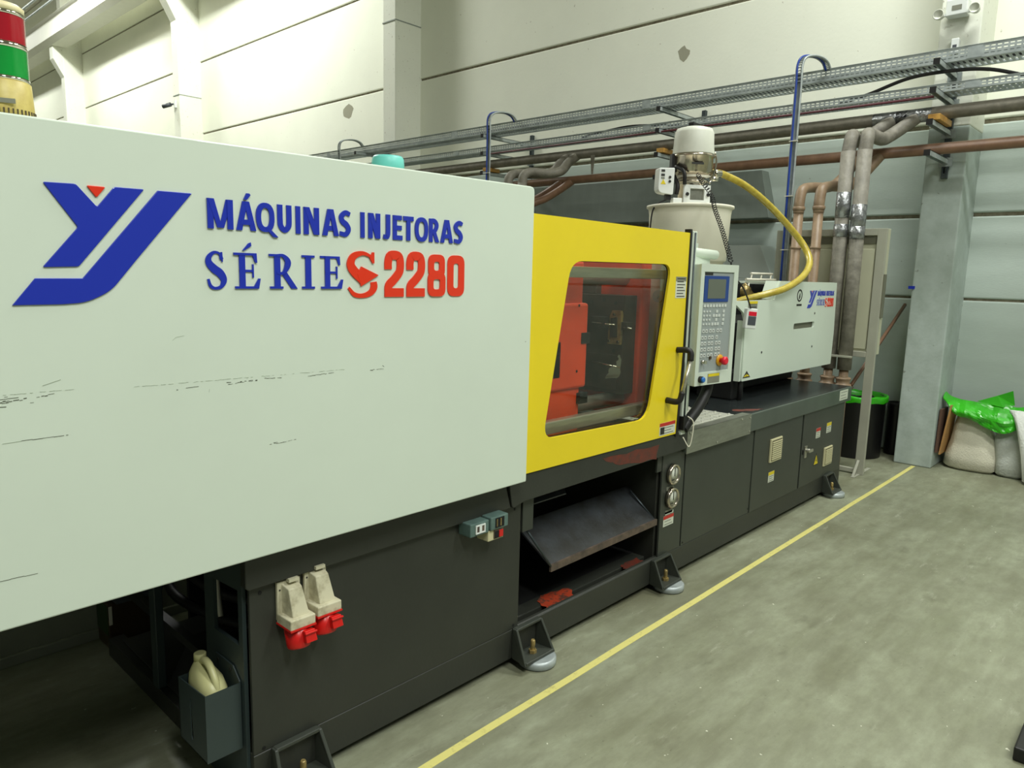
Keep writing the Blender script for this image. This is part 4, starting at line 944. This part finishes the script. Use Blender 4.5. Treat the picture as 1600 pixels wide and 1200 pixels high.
# ============================================================ WALL SERVICES
def tray(name, x0, x1, z0, h, y0, y1, lab, rowsn):
    mb = MB(); bm = mb.bm; P = .040; n = int((y1-y0)/P)
    for xs in (x0, x1):
        zz = [z0]
        for r in range(rowsn):
            c_ = z0+h*(r+1)/(rowsn+1); zz += [c_-.004, c_+.004]
        zz.append(z0+h)
        for i in range(n):
            ya = y0+i*P; yb_ = ya+.026; yc = ya+P
            V_ = [[bm.verts.new((xs, y, z)) for z in zz] for y in (ya, yb_, yc)]
            for j in range(len(zz)-1):
                hole = j % 2 == 1
                if not hole: bm.faces.new([V_[0][j], V_[1][j], V_[1][j+1], V_[0][j+1]])
                bm.faces.new([V_[1][j], V_[2][j], V_[2][j+1], V_[1][j+1]])
    for i in range(n):          # base with cross slots
        ya = y0+i*P; w_ = x1-x0; q = [x0, x0+w_*.12, x0+w_*.44, x0+w_*.56, x0+w_*.88, x1]
        V_ = [[bm.verts.new((x, y, z0)) for x in q] for y in (ya, ya+.018, ya+P)]
        for j in range(5):
            if j in (1, 3): bm.faces.new([V_[1][j], V_[1][j+1], V_[2][j+1], V_[2][j]])
            else:
                bm.faces.new([V_[0][j], V_[0][j+1], V_[1][j+1], V_[1][j]]); bm.faces.new([V_[1][j], V_[1][j+1], V_[2][j+1], V_[2][j]])
    t = thing(name, ((x0+x1)/2, y0, z0), lab, 'cable tray', 'perforated cable trays along the wall')
    o = mb.make('perforated_sheet', 'galv', t)
    md = o.modifiers.new('solid', 'SOLIDIFY'); md.thickness = .0016
    for xs in (x0, x1): MB().box(xs-.006, xs+.006, y0, y1, z0+h-.002, z0+h+.002).make('rolled_edge', 'galv', t)
    for k in range(int((y1-y0)/2.9)):
        yj = y0+.55+k*2.9; MB().box(x0-.004, x0-.001, yj-.05, yj+.05, z0+.006, z0+h-.004).make('splice_plate', 'galv', t)
    return t
ta = tray('cable_tray', 6.59, 6.85, 3.285, .098, -2.0, 22.0, 'upper galvanised perforated cable tray running along the wall', 3)
tb = tray('cable_tray', 6.62, 6.84, 3.075, .062, -2.0, 22.0, 'lower galvanised perforated cable tray below the upper one', 2)
q = MB()
random.seed(2)
for k in range(5):
    pts = [(6.64+.035*k+random.uniform(-.01, .01), -2+j*1.2, 3.302+random.uniform(0, .02)) for j in range(20)]; q.tube(spline(pts, 3), .009, 6)
q.make('laid_cables', 'rubber', ta)
cab = MB().tube(spline([(6.63,5.2,3.10),(6.63,4.9,3.13),(6.64,4.6,3.15),(6.64,4.3,3.13),(6.66,4.0,3.10)], 6), .012, 8).make('loose_cable', 'rubber', tb)
tag(MB().tube(spline([(6.67,2.45,3.10),(6.64,2.2,3.14),(6.62,1.9,3.215),(6.62,1.6,3.225),(6.64,1.35,3.20),(6.68,1.1,3.12)], 8), .014, 10).make('dark_cable', 'rubber', loc=(6.62,1.6,3.2)), 'thick black cable arching over the lower tray at the right column', 'cable')
tag(MB().tube([(6.60,6.6,3.045),(6.60,1.7,3.045)], .010, 10).make('red_pipe', 'red_pipe', loc=(6.6,4,3.045)), 'thin dark red pipe clipped under the lower cable tray', 'pipe')
names = ['at the right column', 'behind the white loader cap', 'by the middle cable riser', 'at the middle column', 'left of the middle column']
for i, by in enumerate((1.66, 4.18, 6.70, 9.20, 11.7)):
    on_col = i in (0, 3); xw = 7.02 if on_col else 7.5
    br = thing('wall_bracket', (xw, by, 2.5), 'galvanised four-arm pipe bracket '+names[i], 'bracket', 'wall brackets under trays and pipes')
    MB().plate([(by-.022,2.46),(by+.022,2.46),(by+.022,3.40),(by-.022,3.40)], [[(by-.008,z),(by+.008,z),(by+.008,z+.05),(by-.008,z+.05)] for z in (2.5,2.7,2.92,3.15)], 'x', xw-.042, xw).make('upright', 'galv_dark', br)
    for k, z in enumerate((3.284, 3.073, 2.840, 2.615)):
        xt = (6.42, 6.40, 6.40, 6.42)[k] if on_col else 6.55
        ar = MB().box(xt, xw-.03, by-.021, by+.021, z-.005, z).box(xt, xw-.03, by-.021, by-.017, z-.04, z).box(xt, xw-.03, by+.017, by+.021, z-.04, z)
        ar.box(xw-.045, xw-.02, by-.05, by+.05, z-.06, z+.01).make('arm', 'galv', br)
        MB().box(xt-.003, xt, by-.023, by+.023, z-.044, z+.002).make('end_cap', 'rubber', br)
    bl = MB().box(6.60 if not on_col else 6.46, 6.82, by-.055, by+.03, 2.841, 2.886).make('wood_block', 'wood', loc=(6.7, by, 2.84), bevel=.004)
    tag(bl, 'yellow wooden packing block under the grey pipe '+names[i], 'wood block', 'wooden blocks under the insulated pipe')

# insulated pipe run
GP = thing('insulated_pipe', (6.7, 4, 2.93), 'grey insulated pipe run along the wall with two taped branches dropping on the right', 'pipe')
MB().tube([(6.70, y, 2.932+.004*math.sin(y*1.3)) for y in [-2+.4*k for k in range(80)]], .052, 20).make('header', 'insul', GP)
def bend(pts, r, m, name, parent, seg=16): return MB().tube(spline(pts, 8), r, seg).make(name, m, parent)
for k, (hy, dy) in enumerate(((2.10, 2.172), (1.92, 2.047))):
    ys = hy-.0
    bend([(6.70, ys-.10, 2.93), (6.66, ys-.02, 2.86), (6.58, ys+.06, 2.78), (6.46, ys+.09, 2.735), (6.33, dy+.02, 2.76), (6.24, dy, 2.72), (6.205, dy, 2.60)], .052, 'insul_light', 'branch', GP)
    MB().tube([(6.205, dy, 2.62), (6.2, dy, 1.6), (6.2, dy, .88)], .055, 18).make('drop', 'insul_light', GP)
    MB().lathe([(.057,0),(.058,.1),(.057,.2)], (6.2, dy, 2.10-.10*k), 'z', 20).make('tape_wrap', 'tape', GP)
    MB().lathe([(.0575,0),(.0585,.05),(.0575,.1)], (6.2, dy, 1.95-.02*k), 'z', 20).make('tape_wrap', 'tape', GP)
    MB().tube([(6.70, ys-.20, 2.932), (6.70, ys+.06, 2.932)], .0545, 20).make('tape_wrap', 'tape', GP)
for (hy, dy) in ((5.42, 5.95), (5.30, 5.73)):
    bend([(6.70, hy, 2.93), (6.66, hy+.10, 2.85), (6.62, hy+.17, 2.76), (6.5, hy+.25, 2.72), (6.36, dy-.03, 2.73), (6.27, dy, 2.68), (6.25, dy, 2.58)], .052, 'insul', 'branch', GP)
    MB().tube([(6.25, dy, 2.6), (6.25, dy, 1.0), (6.25, dy, .0)], .052, 16).make('drop', 'insul', GP)
MB().hexa([(6.66,5.055,2.70),(6.67,5.055,2.70),(6.67,5.075,2.70),(6.66,5.075,2.70)], [(6.65,5.03,2.9),(6.66,5.03,2.9),(6.66,5.085,2.9),(6.65,5.085,2.9)]).make('torn_wrap', 'insul', GP)
# brown pipe run
BP = thing('brown_pipe', (6.7, 4, 2.66), 'brown plastic pipe run below the insulated one, with branches behind the machine', 'pipe')
MB().tube([(6.75, -2, 2.667), (6.75, 5, 2.667), (6.75, 30, 2.667)], .045, 20).make('header', 'pvc', BP)
for k, (hy, dy) in enumerate(((2.28, 2.53), (2.12, 2.365))):
    bend([(6.75, hy-.03, 2.66), (6.70, hy+.04, 2.55), (6.62, hy+.10, 2.44), (6.5, hy+.14, 2.385), (6.36, dy-.02, 2.375), (6.24, dy, 2.34), (6.2, dy, 2.24), (6.2, dy, 2.15)], .043, 'pvc_light', 'branch', BP)
    MB().tube([(6.2, dy, 2.2), (6.2, dy, 1.0), (6.2, dy, .0)], .039, 16).make('drop', 'pvc_light', BP)
    MB().lathe([(.045,-.03),(.050,-.02),(.050,.0),(.045,.004)], (6.2, dy, 2.20), 'z', 18).make('coupling', 'pvc_light', BP)
    MB().lathe([(.043,0),(.046,.004),(.046,.014),(.043,.018)], (6.2, dy, 1.855), 'z', 18).make('coupling', 'pvc_light', BP)
for hy in (5.6, 5.75):
    bend([(6.75, hy-.2, 2.66), (6.70, hy-.05, 2.56), (6.62, hy+.10, 2.46), (6.5, hy+.22, 2.38), (6.4, hy+.3, 2.2), (6.4, hy+.3, 1.2), (6.4, hy+.3, .0)], .043, 'pvc', 'branch', BP)
# pipe feet
for i, (y, x) in enumerate(((2.172, 6.2), (2.047, 6.2))):
    MB().lathe([(.036,0),(.036,.90)], (x, y, 0), 'z', 16).make('lower_drop', 'pvc_light', GP)
for i, (x, y, z) in enumerate(((6.2, 2.172, .72), (6.2, 2.047, .72), (6.2, 2.365, .72), (6.2, 2.53, .72))):
    MB().lathe([(.050,0),(.066,.008),(.066,.040),(.052,.048),(.054,.075),(.060,.082),(.060,.092),(.046,.100)], (x, y, z), 'z', 24).make('pipe_union', 'pvc_light', GP if i < 2 else BP)
MB().box(6.10, 6.3, 1.99, 2.62, .715, .735).make('union_plate', 'edge_rust', BP)
MB().lathe([(.04,0),(.04,.012)], (6.2, 2.047, .99), 'z', 16).box(6.13, 6.16, 1.98, 2.16, .985, 1.0).make('clamp', 'cab_frame', GP)
# brace bar
tag(MB().tube([(7.35, 1.945, 1.40), (6.36, 2.03, .735)], .016, 4).make('brace_bar', 'pvc', loc=(6.9,2.0,1.0)), 'slanted rusty brown bar between the board stand and the right column', 'bar')
tag(MB().box(7.006, 7.02, 1.825-.03, 1.825+.02, 1.545, 1.57).make('clip', 'blue', loc=(7.01,1.82,1.55)), 'tiny blue clip on the left edge of the right column', 'clip')

# cable risers
def riser(y, x, zb, lab, blue=True):
    t = thing('cable_riser', (x, y, zb), lab, 'cable riser', 'grey channels dropping cables from the tray')
    path = spline([(6.60, y-.10, 3.37), (6.54, y-.09, 3.43), (6.44, y-.06, 3.455), (x+.05, y-.02, 3.43), (x, y, 3.36), (x, y, 3.2)], 6) + [Vector((x, y, 2.4)), Vector((x, y, zb))]
    for s_ in (-.022, .022):
        MB().tube([p+Vector((0, s_, 0)) for p in path], .010, 8).make('channel_side', 'galv', t)
    ru = MB()
    for i, p in enumerate(path[:30]):
        ru.box(p.x-.012, p.x+.004, p.y-.022, p.y+.022, p.z-.003, p.z+.003)
    ru.make('rungs', 'galv', t, kind='stuff')
    MB().box(x+.006, x+.010, y-.022, y+.022, zb, 3.30).make('channel_back', 'galv', t)
    if blue:
        MB().tube([p+Vector((-.014, .014, .004)) for p in path], .009, 8).make('blue_cable', 'blue_cable', t)
    for z in (2.3, 1.85, 2.75): MB().box(x-.026, x+.002, y-.034, y+.034, z-.003, z+.003).make('cable_tie', 'cream', t)
riser(2.64, 6.25, .85, 'cable riser with blue cable right of the hose, dropping behind the injection cover')
riser(6.28, 6.25, .02, 'cable riser with blue cable above the right end of the white cover')
riser(9.35, 6.25, .02, 'dark cable riser left of the middle column', False)

# board stand
ST = thing('board_stand', (6.33, 2.3, 0), 'beige sheet metal board on a steel stand behind the pipes', 'stand')
MB().box(6.335, 6.42, 1.858, 2.745, 1.01, 2.02).make('board_back', 'cab_beige', ST, bevel=.004)
MB().box(6.31, 6.345, 1.855, 1.925, .0, 2.02).make('post', 'cab_frame', ST, bevel=.003)
MB().box(6.31, 6.345, 2.685, 2.75, .0, 2.02).make('post', 'cab_frame', ST, bevel=.003)
MB().box(6.31, 6.345, 1.925, 2.685, 1.965, 2.02).make('top_rail', 'cab_frame', ST, bevel=.003)
MB().box(6.30, 6.345, 1.925, 2.685, .985, 1.03).make('bottom_rail', 'cab_frame', ST, bevel=.003)
for a, b in ((1.925,2.11),(2.14,2.4),(2.43,2.685)): MB().box(6.326, 6.336, a+.006, b-.006, 1.90, 1.955).make('board_strip', 'cab_dark', ST)
for a, b in ((1.935,2.10),(2.15,2.39),(2.44,2.68)): MB().box(6.322, 6.336, a, b, 1.05, 1.86).make('panel', 'cab_beige', ST, bevel=.003)
MB().box(6.33, 6.39, 1.846, 1.856, 1.31, 1.66).make('side_slot', 'cab_dark', ST, bevel=.002)
MB().box(6.31, 6.345, 1.925, 2.685, .015, .045).make('foot_rail', 'cab_frame', ST)
MB().hexa([(6.20,1.89,.0),(6.215,1.89,.0),(6.215,1.91,.0),(6.20,1.91,.0)], [(6.315,1.89,.13),(6.33,1.89,.13),(6.33,1.91,.13),(6.315,1.91,.13)]).box(6.18,6.6,1.88,1.91,0,.006).make('foot_brace', 'cab_frame', ST)

# dark grey block with a slanted end on wall, grey cabinet behind
hdn = thing('wall_block', (7.4, 5.0, 2.21), 'dark grey block with a slanted end on the wall behind the loader', 'grey_block')
MB().hexa([(7.30,3.28,2.215),(7.5,3.28,2.215),(7.5,8.4,2.215),(7.30,8.4,2.215)], [(7.34,3.41,2.70),(7.5,3.41,2.70),(7.5,8.4,2.70),(7.34,8.4,2.70)]).make('block_shell', 'grey_block', hdn, bevel=.004)
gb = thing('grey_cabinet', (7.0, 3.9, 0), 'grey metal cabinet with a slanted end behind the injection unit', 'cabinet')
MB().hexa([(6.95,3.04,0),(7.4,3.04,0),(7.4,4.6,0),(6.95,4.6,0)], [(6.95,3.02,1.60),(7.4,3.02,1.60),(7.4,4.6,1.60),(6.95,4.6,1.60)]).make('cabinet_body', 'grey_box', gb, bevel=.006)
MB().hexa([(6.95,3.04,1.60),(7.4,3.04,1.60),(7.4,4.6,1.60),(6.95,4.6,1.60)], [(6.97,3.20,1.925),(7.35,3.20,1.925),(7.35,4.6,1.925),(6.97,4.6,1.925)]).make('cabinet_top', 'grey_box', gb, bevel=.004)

# bins
def bin_(x, y, r, h, lab, bag):
    t = thing('trash_bin', (x, y, 0), lab, 'bin')
    MB().lathe([(r*.93,0),(r*.945,.01),(r*.97,h-.06),(r,h-.055),(r*1.02,h-.02),(r*1.02,h),(r*.97,h),(r*.93,h-.05),(r*.85,.03)], (x, y, 0), 'z', 36).make('bin_body', 'bin_black', t)
    if bag:
        mb = MB(); seg = 48; R = []
        for j, (rr_, zz) in enumerate([(1.03,h-.045),(1.035,h-.03),(1.045,h-.01),(1.05,h+.008),(1.0,h+.012),(.95,h-.01),(.93,h-.1),(.92,h-.2)]):
            R.append([mb._v((x+r*(rr_+.02*noise.noise((k*.7, j*.5, 1)))*math.cos(2*PI*k/seg), y+r*(rr_+.02*noise.noise((k*.7, j*.5, 1)))*math.sin(2*PI*k/seg), zz+.014*noise.noise((k*.4, 3, 7+j*.3)))) for k in range(seg)])
        for j in range(len(R)-1):
            for k in range(seg): mb.bm.faces.new([R[j][k], R[j][(k+1) % seg], R[j+1][(k+1) % seg], R[j+1][k]]).smooth = True
        mb.make('bin_liner', 'green_bag', t, label='bright green bag folded over the rim')
        MB().box(x-.02, x+.0, y-r*1.06-.01, y-r*1.0, h-.04, h-.01)
    return t
b1 = bin_(7.08, 2.195, .25, .56, 'black round bin with a green liner beside the machine end', True)
b2 = bin_(7.375, 1.925, .085, .49, 'second black bin without liner, squeezed behind the right column', False)
# cardboard
tag(MB().hexa([(7.10,1.475,.12),(7.38,1.475,.12),(7.38,1.49,.12),(7.10,1.49,.12)], [(7.12,1.43,.56),(7.38,1.43,.56),(7.38,1.445,.56),(7.12,1.445,.56)]).make('cardboard_sheet', 'cardboard', loc=(7.25,1.48,.12)), 'folded brown cardboard leaning between the right column and the first sack', 'cardboard')
tag(MB().hexa([(7.06,1.495,.14),(7.30,1.495,.14),(7.30,1.512,.14),(7.06,1.512,.14)], [(7.08,1.492,.52),(7.30,1.492,.52),(7.30,1.510,.52),(7.08,1.510,.52)]).make('cardboard_sheet', 'cardboard_dark', loc=(7.2,1.5,.14)), 'dark brown cardboard flat against the side of the right column', 'cardboard')
# sacks
s1 = blob([(0.0,7.30,1.27,.12,.17),(.03,7.30,1.27,.155,.205),(.12,7.30,1.27,.15,.20),(.25,7.31,1.275,.13,.17),(.38,7.32,1.29,.10,.14),(.48,7.33,1.30,.08,.11),(.54,7.34,1.31,.03,.05)], 'sack', 'sack', None, 40, 3.0, .06, 5, 1)
tag(s1, 'large beige woven sack standing against the wall beside the right column', 'sack')
s2 = blob([(0.0,7.27,.965,.08,.09),(.03,7.27,.965,.11,.12),(.14,7.28,.975,.10,.12),(.25,7.29,.985,.09,.125),(.31,7.29,.985,.085,.13),(.34,7.29,.985,.05,.12),(.37,7.28,.99,.03,.135),(.40,7.27,.99,.012,.14)], 'sack_grey', 'sack', None, 40, 3.0, .10, 7, 3)
tag(s2, 'small greyish plastic sack with a folded top between the two bigger sacks', 'sack')
s3 = blob([(0.0,7.12,.70,.10,.12),(.03,7.12,.70,.14,.17),(.20,7.13,.72,.13,.175),(.36,7.15,.76,.11,.17),(.46,7.17,.79,.07,.18),(.52,7.18,.81,.035,.19),(.57,7.19,.82,.012,.20)], 'sack_white', 'sack', None, 40, 3.0, .09, 7, 5)
tag(s3, 'white woven sack at the right edge, cut by the picture frame', 'sack')
# green bag draped
mb = MB(); NU, NV = 36, 14; G = []
top = spline([(1.525,.655,0),(1.46,.615,0),(1.30,.60,0),(1.12,.605,0),(.95,.59,0),(.82,.60,0)], 8)
bot = spline([(1.50,.60,0),(1.42,.50,0),(1.28,.455,0),(1.13,.385,0),(1.02,.39,0),(.88,.46,0)], 8)
for i in range(NU):
    t = i/(NU-1)*(len(top)-1); k = min(int(t), len(top)-2); f_ = t-k
    a = top[k].lerp(top[k+1], f_); b = bot[k].lerp(bot[k+1], f_); row = []
    for j in range(NV):
        v = j/(NV-1); y = a.x+(b.x-a.x)*v; z = a.y+(b.y-a.y)*v
        fold = .05*abs(noise.noise((y*5, z*9, 2)))+.03*abs(noise.noise((y*13, z*16, 5)))
        row.append(mb._v((7.22-.09*math.sin(v*PI*.8)-fold+.06*(1-v)+max(0, 1.0-y)*1.0, y, z+.015*noise.noise((y*9, z*9, 9)))))
    G.append(row)
for i in range(NU-1):
    for j in range(NV-1): mb.bm.faces.new([G[i][j], G[i+1][j], G[i+1][j+1], G[i][j+1]])
fl_ = [mb._v(p) for p in ((7.28,1.28,.60),(7.30,1.14,.665),(7.31,1.035,.72),(7.30,1.01,.60),(7.22,1.08,.58))]
mb.bm.faces.new([fl_[0], fl_[1], fl_[4]]); mb.bm.faces.new([fl_[1], fl_[2], fl_[3]]); mb.bm.faces.new([fl_[1], fl_[3], fl_[4]])
g_ = mb.make('plastic_bag', 'green_bag', loc=(7.2,1.15,.45)); md = g_.modifiers.new('solid', 'SOLIDIFY'); md.thickness = .003
tag(g_, 'crumpled glossy green plastic bag lying over the sacks by the wall', 'bag')

# emergency light, socket, camera on columns
EL = thing('emergency_light', (7.02, 1.67, 3.78), 'white twin-spot emergency light high on the right column', 'emergency light')
MB().box(6.92, 7.02, 1.61, 1.765, 3.725, 3.85).make('battery_case', 'led_white', EL, bevel=.008)
MB().box(6.917, 6.921, 1.65, 1.72, 3.765, 3.80).make('case_label', 'label_grey', EL)
for y in (1.555, 1.808):
    MB().lathe([(.018,.05),(.030,.03),(.040,-.03),(.036,-.035),(.030,-.02),(.001,-.01)], (6.92, y, 3.745), 'x', 24).make('spot_head', 'cap_white', EL)
    MB().box(6.93, 6.96, min(y, 1.69), max(y, 1.69), 3.735, 3.75).make('spot_arm', 'led_white', EL)
OS = thing('wall_socket', (7.02, 1.68, 3.44), 'small white socket box below the emergency light', 'socket')
MB().box(6.965, 7.02, 1.655, 1.71, 3.45, 3.56).make('socket_case', 'led_white', OS, bevel=.005)
MB().box(6.962, 6.966, 1.668, 1.697, 3.47, 3.51).make('socket_face', 'grey_dark', OS)
MB().tube([(6.99,1.68,3.45),(6.99,1.68,3.36)], .006, 6).make('lead', 'grey_dark', OS)
SC = thing('security_camera', (7.0, 16.72, 5.0), 'tiny white security camera on the column left of the emblem-high cover', 'camera')
SC['label'] = 'tiny security camera on the second column from the left'
MB().box(6.98, 7.03, 16.66, 16.72, 4.95, 5.10).make('camera_bracket', 'led_white', SC)
MB().tube([(6.99, 16.73, 5.03), (6.93, 16.80, 5.02)], .02, 8).tube([(6.94, 16.78, 5.02), (6.84, 16.94, 4.98)], .045, 12).make('camera_body', 'grey_dark', SC)
# roof pipe rail at top left
tag(MB().tube([(6.2, 12, 8.35), (6.2, 33, 8.35)], .035, 10).tube([(6.35, 12, 8.2), (6.35, 33, 8.2)], .025, 10).tube([(6.27, 22.8, 8.3), (6.27, 22.8, 9.6)], .06, 8).tube([(6.27, 15.8, 8.3), (6.27, 15.8, 9.6)], .06, 8).tube([(6.27, 30, 8.3), (6.27, 30, 9.6)], .06, 8).make('ceiling_pipe', 'galv', loc=(6.2,20,8.35)), 'thin grey pipe rail hung under the ceiling above the crane beam', 'pipe')
# plaster patches on wall
def blotch(y, z, ry, rz, seed):
    random.seed(seed); pts = [(y+ry*math.cos(t)*random.uniform(.6, 1.1), z+rz*math.sin(t)*random.uniform(.7, 1.1)) for t in [2*PI*k/11 for k in range(11)]]
    MB().prism(pts, 'x', 7.4985, 7.5).make('plaster_patch', 'plaster_patch', wall)
blotch(4.50, 4.05, .085, .085, 1); blotch(10.95, 4.24, .20, .12, 4); blotch(5.6, 3.48, .03, .025, 6)
# dark block in corner of floor
tag(MB().box(2.84, 3.1, .10, .27, 0, .05).make('rubber_block', 'rubber', loc=(2.95,.2,0), bevel=.006), 'black rubber block on the floor at the bottom right corner', 'block')
